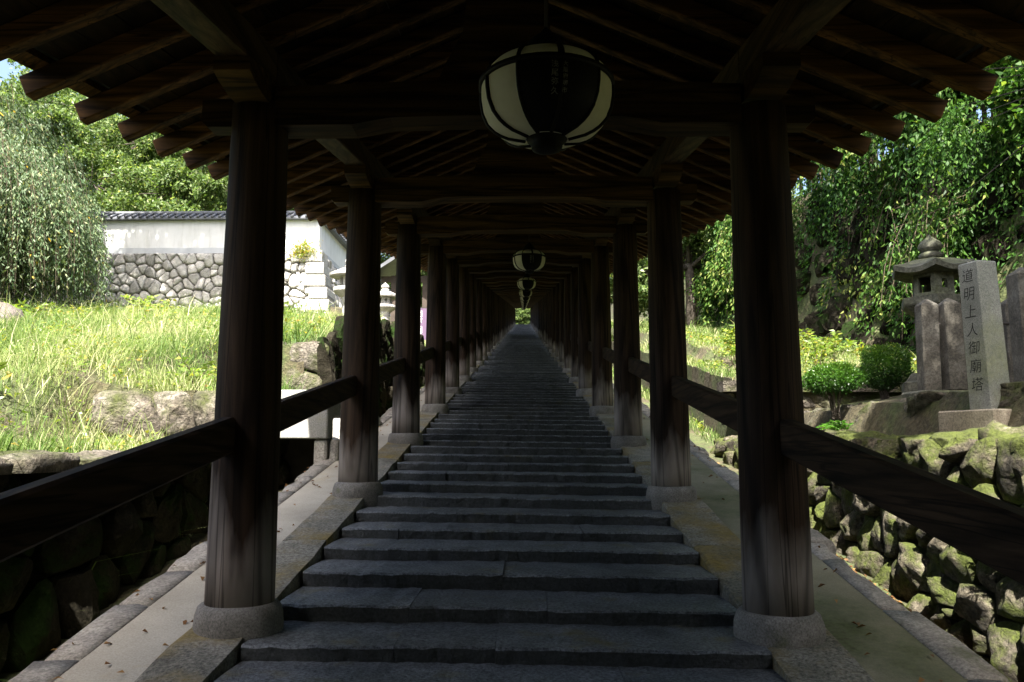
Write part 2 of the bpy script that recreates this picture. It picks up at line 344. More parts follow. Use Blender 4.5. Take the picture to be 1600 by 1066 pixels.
xs = sorted(set([-300, -150, -90, -60, -45, -35, -28, -24, -20, -18] + [-16 + .4 * i for i in range(33) if -16 + .4 * i < -3.1] + [-3.0, -2.76, -2.71, 2.87, 2.9, 3.06, 3.2]
      + [3.4 + .35 * i for i in range(26)] + [13, 14.5, 17, 22, 30, 45, 70, 120, 300]))
ys = sorted(set([-200, -80, -40, -25, -15, -8, -4, -2] + [.4 * i for i in range(76)] + [6.68, 6.72, 9.98, 10.02, 10.38, 10.42] + [31 + 1.5 * i for i in range(60)] + [Y_FAR - .01, Y_FAR + .01, 122, 130, 150, 200, 400]))
b = MB(); nx = len(xs)
b.v = [(x, y, tz(x, y)) for y in ys for x in xs]
b.f = [(j * nx + i, j * nx + i + 1, (j + 1) * nx + i + 1, (j + 1) * nx + i) for j in range(len(ys) - 1) for i in range(nx - 1)]
tag(b.build('ground', M['earth'], smooth_=False), 'sloping earth ground on both sides of the stair', kind='structure')

# ------------------------------------------------------------------ stairs
stairs = thing('stone_stairs', 'long flight of low grey stone steps', None, kind='structure')
SX0, SX1 = -1.16, 1.12
def step_mesh(L, seed, seg=6, depth=RUN + .06):
    """slab: front edge along x 0..L at y=0, top at z=0; worn uneven nosing"""
    rd = random.Random(seed); b = MB(); rows = []
    for i in range(seg + 1):
        x = L * i / seg; j = rd.uniform(-.007, .007) + .008 * math.sin(seed + x * 3.1); k = rd.uniform(-.005, .004)
        rows.append([(x, .012 + j, -.10), (x, .003 + j, -.011 + k), (x, .012 + j + rd.uniform(-.004, .006), -.001 + k * .7), (x, .2 + rd.uniform(-.03, .03), rd.uniform(-.004, .005)), (x, depth, rd.uniform(-.004, .004))])
    m_ = len(rows[0]); b.v = [p for r_ in rows for p in r_]
    for i in range(seg):
        for k in range(m_ - 1): b.f.append((i * m_ + k, (i + 1) * m_ + k, (i + 1) * m_ + k + 1, i * m_ + k + 1))
    bot = len(b.v); b.v += [(0, depth, -.10), (L, depth, -.10)]
    b.f.append(tuple(range(m_))[::-1] + (bot,)) if 0 else b.f.append((bot,) + tuple(range(m_ - 1, -1, -1)))
    b.f.append((bot + 1,) + tuple(seg * m_ + k for k in range(m_)))
    return b
TILT = -0.030 / 2.4
k0 = math.floor((Y_NEAR - 3.99) / RUN); k1 = math.floor((Y_FAR - 3.99) / RUN)
far = MB(); pieces = 0
for k in range(k0, k1 + 1):
    y = 3.99 + k * RUN + random.uniform(-.012, .012); z = S * (3.99 + k * RUN) + random.uniform(-.006, .006)
    if -6 <= k <= 34:
        n_ = random.choice([2, 3, 3, 4]); cuts = [SX0] + sorted(random.uniform(SX0 + .35, SX1 - .35) for _ in range(n_ - 1)) + [SX1]
        cuts = [c for i, c in enumerate(cuts) if i in (0,) or c - cuts[i - 1] > .28 or c == SX1]
        for a, c in zip(cuts, cuts[1:]):
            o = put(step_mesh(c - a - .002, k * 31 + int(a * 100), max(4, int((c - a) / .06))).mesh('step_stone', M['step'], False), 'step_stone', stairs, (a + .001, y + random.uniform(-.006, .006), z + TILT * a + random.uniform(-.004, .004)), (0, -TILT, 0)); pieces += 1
    elif 34 < k <= 34 + 190:
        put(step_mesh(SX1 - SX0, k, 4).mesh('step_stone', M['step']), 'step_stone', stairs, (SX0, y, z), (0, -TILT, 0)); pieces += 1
    else:
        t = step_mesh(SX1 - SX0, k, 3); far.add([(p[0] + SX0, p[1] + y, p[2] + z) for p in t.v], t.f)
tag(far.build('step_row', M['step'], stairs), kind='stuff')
# kerb stones the columns stand on
for sgn, x0, x1, dz in ((-1, -1.47, -1.165, 0.0), (1, 1.125, 1.45, -.03)):
    y = Y_NEAR
    while y < 45:
        L = random.uniform(1.0, 1.7); h = .008
        b = MB(); seg = 7
        for i in range(seg + 1):
            yy = (L - .012) * i / seg
            for x, z in ((x0, -.22), (x0, 0), (x0 + .02, .010), ((x0 + x1) / 2, .012), (x1 - .02 if sgn < 0 else x1, .010), (x1, -.22)):
                jx = random.uniform(-.006, .006); b.v.append((x + jx, yy, S * yy + z + (random.uniform(-.005, .005) if z > -.1 else 0)))
        for i in range(seg):
            for q in range(5): b.f.append((i * 6 + q, i * 6 + q + 1, (i + 1) * 6 + q + 1, (i + 1) * 6 + q))
        b.f += [tuple(range(6))[::-1], tuple(seg * 6 + q for q in range(6))]
        b.f = [f[::-1] for f in b.f]
        b.build('kerb_stone', M['kerb'], stairs, False, (0, y, S * y + dz)); y += L
    tag(MB().para((x0, y, S * y + dz - .2), (x1 - x0, 0, 0), (0, Y_FAR - y, S * (Y_FAR - y)), (0, 0, .205)).build('kerb_row', M['kerb'], stairs), kind='stuff')
# sand strips beside the kerbs, with edging stones over the ditch
for sgn, xi, xo, xe, dz in ((-1, -1.46, -1.80, -1.97, -.006), (1, 1.44, 1.84, 2.0, -.036)):
    p = thing('path', 'pale sandy strip along the foot of the columns', None, kind='structure')
    b = MB(); seg = 60
    L = Y_FAR - Y_NEAR
    b.para((xi, Y_NEAR, S * Y_NEAR + dz - .25), (xo - xi, 0, 0), (0, L, S * L), (0, 0, .25)); b.build('strip', M['strip'] if sgn < 0 else M['strip_r'], p)
    y = Y_NEAR
    while y < 34:
        L = random.uniform(.35, .8); w = random.uniform(-.04, .05) ; b = MB(); seg = 4
        for i in range(seg + 1):
            yy = (L - .02) * i / seg; e = xe + sgn * (w + random.uniform(-.015, .015)); zz = random.uniform(-.008, .012)
            for x, z in ((xo - sgn * .01, -.3), (xo - sgn * .01, .004), (xo + sgn * .04, .012 + zz), (e - sgn * .025, .006 + zz), (e, -.03), (e - sgn * .02, -.36)): b.v.append((x, yy, S * yy + z))
        for i in range(seg):
            for q in range(5): b.f.append((i * 6 + q, i * 6 + q + 1, (i + 1) * 6 + q + 1, (i + 1) * 6 + q))
        b.f += [tuple(range(6))[::-1], tuple(seg * 6 + q for q in range(6))]
        if sgn > 0: b.f = [f[::-1] for f in b.f]
        b.build('edging_stone', M['edge'], p, True, (0, y, S * y + dz)); y += L
    L = Y_FAR - y
    tag(MB().para((xo, y, S * y + dz - .3), (xe - xo, 0, 0), (0, L, S * L), (0, 0, .304)).build('edging_row', M['edge'], p), kind='stuff')

# ------------------------------------------------------------------ the covered corridor
cor = thing('covered_corridor', 'long dark timber covered corridor with round columns over the stone steps', 'corridor')
CH = 2.41                      # column length above plinth
def column_mesh(seed):
    rd = random.Random(seed); b = MB(); n = 28; prof = []
    for i in range(13):
        t = i / 12; prof.append((.157 - .012 * t - .009 * t * t, CH * t))
    b.lathe(prof, n); b.v = [(x * (1 + .015 * mnoise.noise((x * 4 + seed, y * 4, z * 1.2))), y * (1 + .015 * mnoise.noise((x * 4, y * 4 + seed, z * 1.2))), z) for x, y, z in b.v]
    return b.mesh('column', M['column'], True)
cms = [column_mesh(i) for i in range(5)]
def plinth_mesh(seed):
    rd = random.Random(seed); b = MB(); b.lathe([(.185, -.12), (.197, -.06), (.203, -.01), (.199, .045), (.187, .082), (.17, .098), (.10, .1)], 26)
    b.v = [(x + .006 * mnoise.noise((x * 9, y * 9, z * 9 + seed)), y + .006 * mnoise.noise((x * 9, y * 9 + seed, z * 9)), z + .004 * mnoise.noise((x * 7 + seed, y * 7, z))) for x, y, z in b.v]
    return b.mesh('plinth', M['plinth'], True)
pms = [plinth_mesh(i) for i in range(4)]
# boat-shaped bracket on each column, along the corridor
def bracket_mesh():
    pl = [(-.40, .14), (-.40, .075), (-.33, .045), (-.22, .012), (-.14, 0), (.14, 0), (.22, .012), (.33, .045), (.40, .075), (.40, .14)]
    return MB().prism([(y, z + S * y) for y, z in pl], (.17, 0, 0), (-.085, 0, 0), (0, 1, 0), (0, 0, 1)).mesh('bracket', M['beam'])
brm = bracket_mesh()
for i, cy in enumerate(COLY):
    for s, cx, dz in ((0, XL, 0), (1, XR, -.03)):
        zf = S * cy + dz
        c = put(cms[(i * 2 + s * 3) % 5], 'column', cor, (cx + random.uniform(-.012, .012), cy, zf + .098), (0, 0, random.uniform(0, 6.28)))
        put(pms[(i + s) % 4], 'plinth', c, (0, 0, -.098))
        put(brm, 'bracket', cor, (cx, cy, S * cy + 2.51))
# eave beams on the brackets, ridge beam, rails: one per bay
ex = [Y_NEAR] + COLY[1:-1] + [Y_FAR]
for i in range(len(COLY) - 1):
    y0, y1 = COLY[i], COLY[i + 1]; L = y1 - y0
    for cx in (XL, XR):
        o = MB().para((-.08, 0, 0), (.16, 0, 0), (0, L - .004, S * (L - .004)), (0, 0, .16)).build('eave_beam', M['rail'], cor, False, (cx, y0, S * y0 + 2.652)); bevel(o, .008)
    MB().para((-.08, 0, 0), (.16, 0, 0), (0, L - .004, S * (L - .004)), (0, 0, .16)).build('ridge_beam', M['rail'], cor, False, (-.02, y0, S * y0 + 3.20))
    for sgn, cx, dz in ((-1, XL - .035, 0), (1, XR + .035, -.012)):
        b = MB(); b.para((-.036, .125, S * .125), (.072, 0, 0), (0, L - .25, S * (L - .25)), (0, 0, .165))
        o = b.build('rail', M['rail'], cor, False, (cx, y0, S * y0 + dz + .805 + random.uniform(-.006, .006))); bevel(o, .012)
# tie beams with arched soffits and noses through the columns, strut above
def tie_mesh():
    b = MB(); xa, xb = XL + .1, XR - .1; Lx = xb - xa; bot = []; N_ = 24
    for i in range(N_ + 1):
        t = i / N_; x = xa + Lx * t; e = min(t, 1 - t)
        bot.append((x, .0 if e < .17 else .032 * smooth(.17, .24, e) + .012 * math.sin((t - .2) / .6 * math.pi)))
    poly = bot + [(xb, .20), ((xa + xb) / 2, .235), (xa, .20)]
    b.prism(poly, (0, .18, 0), (0, -.09, 0))
    for x0, x1 in ((XL - .27, XL - .1), (XR + .1, XR + .27)): b.prism([(x0, .035), (x0 + .03 if x0 < 0 else x0, .005), (x1 if x0 < 0 else x1 - .03, .005), (x1, .035), (x1, .15), (x0, .15)], (0, .12, 0), (0, -.06, 0))
    return b.mesh('tie_beam', M['beam'])
tim = tie_mesh()
stm = MB().prism([(-.36, 0), (.36, 0), (.31, .12), (.22, .30), (.20, .58), (-.20, .58), (-.22, .30), (-.31, .12)], (0, .07, 0), (-.02, -.035, 0)).mesh('strut', M['beam'])
for cy in COLY:
    o = put(tim, 'tie_beam', cor, (0, cy, S * cy + 2.385)); put(stm, 'strut', cor, (0, cy, S * cy + 2.605))
# rafters
PH = .44; XRG = -.02; TIPL, TIPR = -2.13, 2.09
ca = 1 / math.hypot(1, PH)
def rafter_mesh(sgn):
    L = 2.12; b = MB(); d = Vector((sgn, 0, -PH)); n_ = Vector((sgn * PH, 0, 1)) * ca
    b.para(Vector((0, -.033, 0)), d * L, (0, .066, 0), n_ * .10); return b.mesh('rafter', M['rafter'])
rm = {s: rafter_mesh(s) for s in (-1, 1)}
cR = 2.81 + PH * (XRG - XL)   # rafter underside over the ridge line, above the slope of the floor
y = Y_NEAR + .1; far = MB(); cnt = 0; j = 0
while y < Y_FAR:
    for s in (-1, 1):
        base = Vector((XRG + s * .0, y, S * y + cR + (0 if s < 0 else -.018)))
        if y > -2.2 and cnt < 300:
            o = put(rm[s], 'rafter', cor, base + Vector((0, random.uniform(-.008, .008), random.uniform(-.003, .003)))); cnt += 1
            if y < 9: bevel(o, .006)
        else: far.add([Vector(v) + base for v in rm[s].vertices.data.vertices] if 0 else [v.co + base for v in rm[s].vertices], [tuple(p.vertices) for p in rm[s].polygons])
    y += .411
tag(far.build('rafter_row', M['rafter'], cor), kind='stuff')
# roof boards on the rafters
bw = .180; far = MB(); cnt = 0
bmesh_cache = {}
def board_mesh(s, L):
    key = (s, round(L, 3))
    if key not in bmesh_cache:
        d = Vector((s, 0, -PH)) * ca; n_ = Vector((s * PH, 0, 1)) * ca
        bmesh_cache[key] = MB().para((0, 0, 0), d * (bw - .004), (0, L - .006, S * (L - .006)), n_ * .022).mesh('roof_board', M['board'])
    return bmesh_cache[key]
nrow = 12
for i in range(len(COLY) - 1):
    for s in (-1, 1):
        for r_ in range(nrow):
            y0, y1 = COLY[i], COLY[i + 1]; off = (.9 if r_ % 2 else 0) if i else 0
            base = Vector((XRG, y0, S * y0 + cR + .103 / ca * 1.0 - (0 if s < 0 else .018))) + Vector((s, 0, -PH)) * ca * (bw * r_ + .01) + Vector((0, 0, random.uniform(0, .007)))
            me = board_mesh(s, y1 - y0)
            if i >= NB - 2 and cnt < 300: put(me, 'roof_board', cor, base); cnt += 1
            else: far.add([v.co + base for v in me.vertices], [tuple(p.vertices) for p in me.polygons])
tag(far.build('roof_board_row', M['board'], cor), kind='stuff')
# eave battens and tile covering
Lc = Y_FAR - Y_NEAR
for s, tip in ((-1, TIPL), (1, TIPR)):
    d = Vector((s, 0, -PH)) * ca; n_ = Vector((s * PH, 0, 1)) * ca
    o0 = Vector((XRG, Y_NEAR, S * Y_NEAR + cR - (0 if s < 0 else .018)))
    for i in range(NB - 2, NB + 20):
        y0, y1 = COLY[i], COLY[i + 1]; oo = Vector((XRG, y0, S * y0 + cR - (0 if s < 0 else .018)))
        MB().para(oo + d * 2.165 + n_ * .104, d * .075, (0, y1 - y0 - .004, S * (y1 - y0 - .004)), n_ * .045).build('eave_batten', M['rafter'], cor)
    b = MB(); rows = int(Lc / .135); lo = o0 + n_ * .17
    for r_ in range(rows + 1):
        yy = Lc * r_ / rows; hh = .05 if r_ % 2 else 0.0
        q = lo + Vector((0, yy, S * yy)) + n_ * hh; b.v += [q - n_ * (.01 + hh), q, q + d * 2.28, q + d * 2.28 - n_ * (.01 + hh)]
    for r_ in range(rows):
        a = r_ * 4
        for q in range(4): b.f.append((a + q, a + (q + 1) % 4, a + 4 + (q + 1) % 4, a + 4 + q))
    b.f += [(0, 1, 2, 3), tuple(rows * 4 + q for q in (3, 2, 1, 0))]
    b.build('tile_covering', M['tile'], cor)
MB().para((XRG - .14, Y_NEAR, S * Y_NEAR + cR + .15), (.28, 0, 0), (0, Lc, S * Lc), (0, 0, .24)).build('ridge_cap', M['tile'], cor)

# ------------------------------------------------------------------ hanging lanterns
def lantern(Yl, idx):
    Xl = .14; zc = S * Yl + 2.192
    t = thing('hanging_lantern', 'paper', 'lantern', (Xl, Yl, zc), 0, 'paper lanterns hanging in a row under the corridor ridge')
    R = .222; H = .285
    def prof(u):          # u 0 bottom .. 1 top
        pts = [(0, .07), (.04, .125), (.11, .168), (.22, .198), (.36, .215), (.52, .222), (.66, .222), (.76, .214), (.86, .190), (.93, .155), (.98, .11), (1, .08)]
        for (a, p), (b_, q) in zip(pts, pts[1:]):
            if u <= b_ + 1e-9: return p + (q - p) * (u - a) / (b_ - a)
    P = [(prof(i / 22), -H / 2 + H * i / 22) for i in range(23)]
    A0 = math.radians(-90 + 10.8)
    NR = 10
    for k in range(NR):
        a0 = A0 + 2 * math.pi * k / NR
        MB().lathe(P, 6, (0, 0, 0), a0 + .02, a0 + 2 * math.pi / NR - .02, False).build('paper_panel', M['paper'], t, True)
        b = MB(); ring = []
        path = [((r_ + .003) * math.cos(a0), (r_ + .003) * math.sin(a0), z) for r_, z in P]
        b.tube(path, .0075, 5); b.build('rib', M['black'], t, True)
    zr = -H / 2 + H * .66; rr = prof(.66) + .004
    MB().lathe([(rr - .004, zr - .009), (rr + .006, zr - .009), (rr + .006, zr + .009), (rr - .004, zr + .009)], 40, cap=False).build('ring', M['black'], t, True)
    # black plaque over the two front panels below the ring
    Q = [(r_ + .006, z) for r_, z in P if z < zr - .004]
    pl = MB().lathe(Q, 14, (0, 0, 0), A0 - 2 * math.pi / NR, A0 + 2 * math.pi / NR, False); plq = pl.build('plaque', M['black'], t, True)
    MB().lathe([(r_ + .004, z) for r_, z in P if z > zr], 3, (0, 0, 0), A0 - .05, A0 + .05, False).build('hanger_strap', M['black'], t, True)
    MB().lathe([(.06, H / 2 - .01), (.09, H / 2 - .006), (.09, H / 2 + .012), (.07, H / 2 + .05), (.05, H / 2 + .075), (.02, H / 2 + .10), (.006, H / 2 + .12)], 20).build('top_cap', M['bronze'], t, True)
    MB().lathe([(.030, -H / 2 - .040), (.05, -H / 2 - .034), (.054, -H / 2 - .022), (.05, -H / 2 - .016), (.068, -H / 2 - .004), (.072, -H / 2 + .010), (.065, -H / 2 + .016)], 20).build('base_cap', M['bronze'], t, True)
    MB().tube([(0, 0, H / 2 + .10), (0, 0, 3.205 - 2.192)], .006, 6).build('rod', M['iron'], t)
    if idx < 2:
        for body, dang, sz, top in (('大阪府堺市', .05, .018, .018), ('浅尾弥久', -.10, .024, .014)):
            a = A0 + dang
            for q, ch in enumerate(body):
                z = top - q * sz * 1.12; u = (z + H / 2) / H; r_ = prof(u) + .0085
                du = (prof(min(1, u + .05)) - prof(max(0, u - .05))) / (.1 * H if .05 < u < .95 else .1 * H)
                o = text_mesh('writing', ch, sz, M['dimink'], plq)
                nrm = Vector((math.cos(a), math.sin(a), -du)).normalized(); xx = Vector((-math.sin(a), math.cos(a), 0)); yy = nrm.cross(xx)
                o.matrix_local = Matrix(((xx.x, yy.x, nrm.x, r_ * math.cos(a)), (xx.y, yy.y, nrm.y, r_ * math.sin(a)), (xx.z, yy.z, nrm.z, z), (0, 0, 0, 1)))
    return t
for k in range(12):
    t = lantern(2.56 + 7.95 * k, k)
    t['label'] = ('largest round white paper lantern with black ribs and lettered plaque, hung above the nearest steps' if k == 0 else
                  'round white paper lantern, second from the lower end of the row under the ridge' if k == 1 else
                  'round white paper lantern, ' + ('third fourth fifth sixth seventh eighth ninth tenth eleventh twelfth'.split())[k - 2] + ' from the lower end of the row under the ridge')

# ------------------------------------------------------------------ rubble walls
def clip(poly, px, py, nx_, ny_):
    out = []
    for i in range(len(poly)):
        a, c = poly[i], poly[(i + 1) % len(poly)]
        da = (a[0] - px) * nx_ + (a[1] - py) * ny_; dc = (c[0] - px) * nx_ + (c[1] - py) * ny_
        if da <= 0: out.append(a)
        if da * dc < 0: t = da / (da - dc); out.append((a[0] + (c[0] - a[0]) * t, a[1] + (c[1] - a[1]) * t))
    return out
def cells(w, h, size, rd, aspect=1.35, jit=.5, keep=None, extra=.4):
    pts = []; ny_ = max(1, round(h / size * 1.05)); dy = h / ny_
    for j in range(ny_):
        sx = size * aspect * rd.uniform(.85, 1.15); nx_ = max(1, round(w / sx)); dx = w / nx_
        for i in range(nx_): pts.append((min(w - .04 * size, max(.04 * size, (i + .5 + (.45 if j % 2 else 0) - .22 + rd.uniform(-jit, jit)) * dx)), (j + .5 + rd.uniform(-jit, jit) * .9) * dy))
    for _ in range(int(len(pts) * extra)): pts.append((rd.uniform(0, w), rd.uniform(0, h)))
    res = []
    for i, (x, y) in enumerate(pts):
        if keep and not keep(x, y): continue
        poly = [(0, 0), (w, 0), (w, h), (0, h)]
        for j, (a, c) in enumerate(pts):
            if i == j or abs(a - x) > size * 3.5 or abs(c - y) > size * 3.5: continue
            poly = clip(poly, (x + a) / 2, (y + c) / 2, a - x, c - y)
            if len(poly) < 3: break
        if len(poly) >= 3: res.append(poly)
    return res
def stone_mesh(poly, depth, gap, rd, rough=.02, rings=((1., 0), (1., .5), (.9, .85), (.55, 1.)), jag=.06, mat=None, crag=0):
    A = sum(a[0] * c[1] - c[0] * a[1] for a, c in zip(poly, poly[1:] + poly[:1])) / 2
    if abs(A) < gap * gap * 9: return None
    cx = sum(p[0] for p in poly) / len(poly); cy = sum(p[1] for p in poly) / len(poly)
    mr = math.sqrt(abs(A) / math.pi)
    pts = []
    for a, c in zip(poly, poly[1:] + poly[:1]):
        L = math.hypot(c[0] - a[0], c[1] - a[1])
        if L < mr * .15: pts.append(a); continue
        m_ = max(2, int(L / (mr * .55)) + 1)
        for q in range(m_):
            t = (q + .5) / m_; pts.append((a[0] + (c[0] - a[0]) * t, a[1] + (c[1] - a[1]) * t))
    sh = max(.3, 1 - gap / mr)
    pts = [(cx + (x - cx) * sh * (1 + rd.uniform(-jag, jag * .3)), cy + (y - cy) * sh * (1 + rd.uniform(-jag, jag * .3))) for x, y in pts]
    PL = [(rd.uniform(.86, 1.06), rd.uniform(-.6, .6), rd.uniform(-.6, .6)) for _ in range(5)]
    n_ = len(pts); b = MB(); sx, sy = rd.uniform(-.25, .25), rd.uniform(-.25, .25)
    for sc_, dp in rings:
        for x, y in pts:
            X, Y_ = cx + (x - cx) * sc_, cy + (y - cy) * sc_
            d = dp * depth * (1 + sx * (x - cx) / mr + sy * (y - cy) / mr) + (rd.uniform(-rough, rough) if dp > 0 else 0)
            if crag and dp > 0:
                fx, fy = (X - cx) / mr, (Y_ - cy) / mr; cap_ = min(h_ - gx * fx - gy * fy for h_, gx, gy in PL) * depth * 1.08; d = min(d * 1.12, cap_) if cap_ > -.2 * depth else -.2 * depth
                d += crag * .45 * mnoise.noise((X * 14, Y_ * 14, sx * 30))
            b.v.append((X - cx, Y_ - cy, d))
    b.v.append((0, 0, rings[-1][1] * depth + rd.uniform(-rough, rough) + (min(h_ for h_, _, _ in PL) * depth * 1.08 - rings[-1][1] * depth if crag else 0)))
    for k in range(len(rings) - 1):
        for i in range(n_): b.f.append((k * n_ + i, k * n_ + (i + 1) % n_, (k + 1) * n_ + (i + 1) % n_, (k + 1) * n_ + i))
    k = len(rings) - 1
    for i in range(n_): b.f.append((k * n_ + i, k * n_ + (i + 1) % n_, len(b.v) - 1))
    return b, cx, cy
def rubble(parent, o, u, v, w, h, size, depth, gap, mat, seed, keep=None, name='stone', **kw):
    rd = random.Random(seed); o, u, v = Vector(o), Vector(u).normalized(), Vector(v).normalized(); nn = u.cross(v).normalized()
    ex_ = kw.pop('extra', .4); asp = kw.pop('aspect', 1.35); sm = kw.pop('smooth_', True); N_ = 0
    for poly in cells(w, h, size, rd, asp, keep=keep, extra=ex_):
        A = sum(a[0] * c[1] - c[0] * a[1] for a, c in zip(poly, poly[1:] + poly[:1])) / 2
        if A < 0: poly = poly[::-1]
        r_ = stone_mesh(poly, depth * rd.uniform(.7, 1.35), gap * rd.uniform(.6, 1.4), rd, **kw)
        if not r_: continue
        b, cx, cy = r_; p = o + u * cx + v * cy
        ob = b.build(name, mat, parent, sm); N_ += 1
        ob.matrix_local = Matrix(((u.x, v.x, nn.x, p.x), (u.y, v.y, nn.y, p.y), (u.z, v.z, nn.z, p.z), (0, 0, 0, 1)))
    return N_
M['fill'] = plain('gravel_fill', (.15, .14, .12), .95, None, 14, .4, .6)
M['core'] = plain('dark_earth_core', (.03, .026, .02), .95, None, 8, .4, .6)
FINE = ((1., -.2), (1.03, .35), (.97, .7), (.8, .92), (.5, 1.02), (.25, 1.02))
# left ditch wall (stones face the corridor, +X): u along -Y.. so that normal = +X  -> u=+Y, v=up : Y x Z = +X
def ltop(Y): return 1.36 if Y < 6.7 else (1.93 if Y < 10 else 2.75 + .2 * (Y - 10))
t = thing('mossy_retaining_wall', 'dark mossy boulder wall along the shaded ditch below the grass', 'stone wall')
b = MB()
for y0, y1 in ((1.2, 6.7), (6.95, 9.9), (10.35, 15.4)):
    b.prism([(y0, S * y0 - .5), (y1, S * y1 - .5), (y1, ltop(y1 - .01) - .16), (y0, ltop(y0 + .01) - .16)], (.05, 0, 0), (-2.72, 0, 0), (0, 1, 0), (0, 0, 1))
b.build('earth_core', M['core'], t)
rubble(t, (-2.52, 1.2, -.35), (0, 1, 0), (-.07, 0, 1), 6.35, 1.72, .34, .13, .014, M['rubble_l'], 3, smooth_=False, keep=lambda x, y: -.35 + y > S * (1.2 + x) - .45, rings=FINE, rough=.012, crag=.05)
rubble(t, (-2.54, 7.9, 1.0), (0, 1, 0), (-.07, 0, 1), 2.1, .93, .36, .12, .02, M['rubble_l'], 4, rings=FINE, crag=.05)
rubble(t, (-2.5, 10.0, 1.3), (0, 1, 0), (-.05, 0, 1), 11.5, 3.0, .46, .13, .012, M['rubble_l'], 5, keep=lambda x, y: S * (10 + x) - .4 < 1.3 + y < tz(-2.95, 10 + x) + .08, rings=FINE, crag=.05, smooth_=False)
# capping stones of the lower terrace, sunlit
y = 1.6
while y < 6.4:
    L = random.uniform(.4, .75)
    r_ = stone_mesh([(0, 0), (L, 0), (L, .32), (0, .32)], .10, .012, random.Random(int(y * 100)), rings=FINE, rough=.012, crag=.04)
    ob = r_[0].build('capping_stone', M['rock'], t, True); ob.location = (-2.62, y + L / 2, 1.32); ob.rotation_euler = (0, 0, math.pi / 2); y += L
# terrace faces turned to the camera (-Y): u=+X, v=Z -> X x Z = -Y
t2 = thing('terrace_wall', 'low wall of weathered boulders at the edge of the first grass step', 'stone wall')
MB().box(-3.5, -2.6, 6.78, 6.95, 1.1, 1.82).build('earth_core', M['core'], t2)
rubble(t2, (-3.62, 6.74, 1.22), (1, 0, 0), (0, .08, 1), 1.14, .70, .34, .17, .018, M['rock'], 8, rings=FINE, rough=.02, crag=.09, aspect=1.7)
t3 = thing('terrace_wall', 'tall terrace wall of big pale squared boulders behind the granite slab', 'stone wall')
MB().box(-4.2, -2.6, 10.12, 10.3, 1.6, 2.66).build('earth_core', M['core'], t3)
rubble(t3, (-4.3, 10.06, 1.75), (1, 0, 0), (0, .06, 1), 1.85, 1.02, .42, .13, .013, M['rock'], 11, rings=FINE, rough=.015, crag=.05, aspect=1.6)
# right ditch wall (stones face -X): u=-Y, v=up : (-Y) x Z = -X
t4 = thing('mossy_stone_wall', 'sunlit rubble wall with yellow-green moss along the right ditch', 'stone wall')
MB().para((2.45, 1.0, -.3), (.27, 0, 1.72), (0, 9.35, 0), (.22, 0, 0)).build('earth_core', M['core'], t4)
CR = ((.95, -.3), (1.04, .2), (1.0, .6), (.86, .88), (.6, 1.0), (.3, 1.05))
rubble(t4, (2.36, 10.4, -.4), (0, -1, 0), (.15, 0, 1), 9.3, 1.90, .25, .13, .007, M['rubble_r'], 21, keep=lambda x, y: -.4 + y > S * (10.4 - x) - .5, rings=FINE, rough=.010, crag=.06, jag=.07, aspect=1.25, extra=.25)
y = 1.8
while y < 10.2:
    L = random.uniform(.3, .62)
    r_ = stone_mesh([(0, 0), (L, 0), (L, .36), (0, .36)], .09, .012, random.Random(int(y * 77)), rings=FINE, rough=.02, crag=.07)
    ob = r_[0].build('capping_stone', M['rubble_r'], t4, True); ob.location = (2.74, y + L / 2, 1.44 + random.uniform(-.02, .03)); ob.rotation_euler = (random.uniform(-.1, .1), -.15 + random.uniform(-.1, .1), math.pi / 2); y += L
# right upper tier of big grey boulders
t5 = thing('boulder_tier', 'row of big grey boulders carrying the lantern terrace behind the mossy wall', 'stone wall')
MB().box(3.32, 3.55, 2.5, 10.3, 1.3, 1.72).build('earth_core', M['core'], t5)
rubble(t5, (3.22, 10.3, 1.42), (0, -1, 0), (.25, 0, 1), 7.4, .42, .40, .14, .012, M['rock'], 31, rings=FINE, rough=.02, crag=.09, aspect=2.0)
t6 = thing('kerb_ledge', 'long sunlit stone ledge edging the weedy bank behind the clipped bushes', 'stone ledge')
MB().box(2.7, 6.4, 10.44, 10.6, 1.7, 2.22).build('earth_core', M['core'], t6)
rubble(t6, (2.66, 10.42, 1.7), (1, 0, 0), (0, .05, 1), 3.8, .42, .2, .07, .012, M['rock'], 33, rings=FINE, rough=.02, crag=.05, aspect=1.8)
x = 2.66
while x < 6.3:
    L = random.uniform(.5, 1.1); MB().box(0, L - .015, 0, .34, 0, .14).build('ledge_stone', M['rock'], t6, False, (x, 10.28, 2.12 + random.uniform(-.01, .01))); x += L
# fallen stones and leaf litter at the foot of the right wall
rd = random.Random(5)
for i in range(26):
    y = rd.uniform(2.2, 9.5); L = rd.uniform(.07, .16)
    r_ = stone_mesh([(0, 0), (L, 0), (L * 1.1, L * .8), (0, L * .7)], L * .5, .004, rd, rings=FINE, rough=.006, crag=.05)
    ob = r_[0].build('loose_stone', M['rubble_r'], None, True); ob.location = (2.2 + rd.uniform(-.06, .12), y, S * y - .35); ob.rotation_euler = (0, 0, rd.uniform(0, 6))
    tag(ob, 'small loose stone lying in the ditch at the foot of the mossy wall', 'stone', 'loose stones in the right ditch')

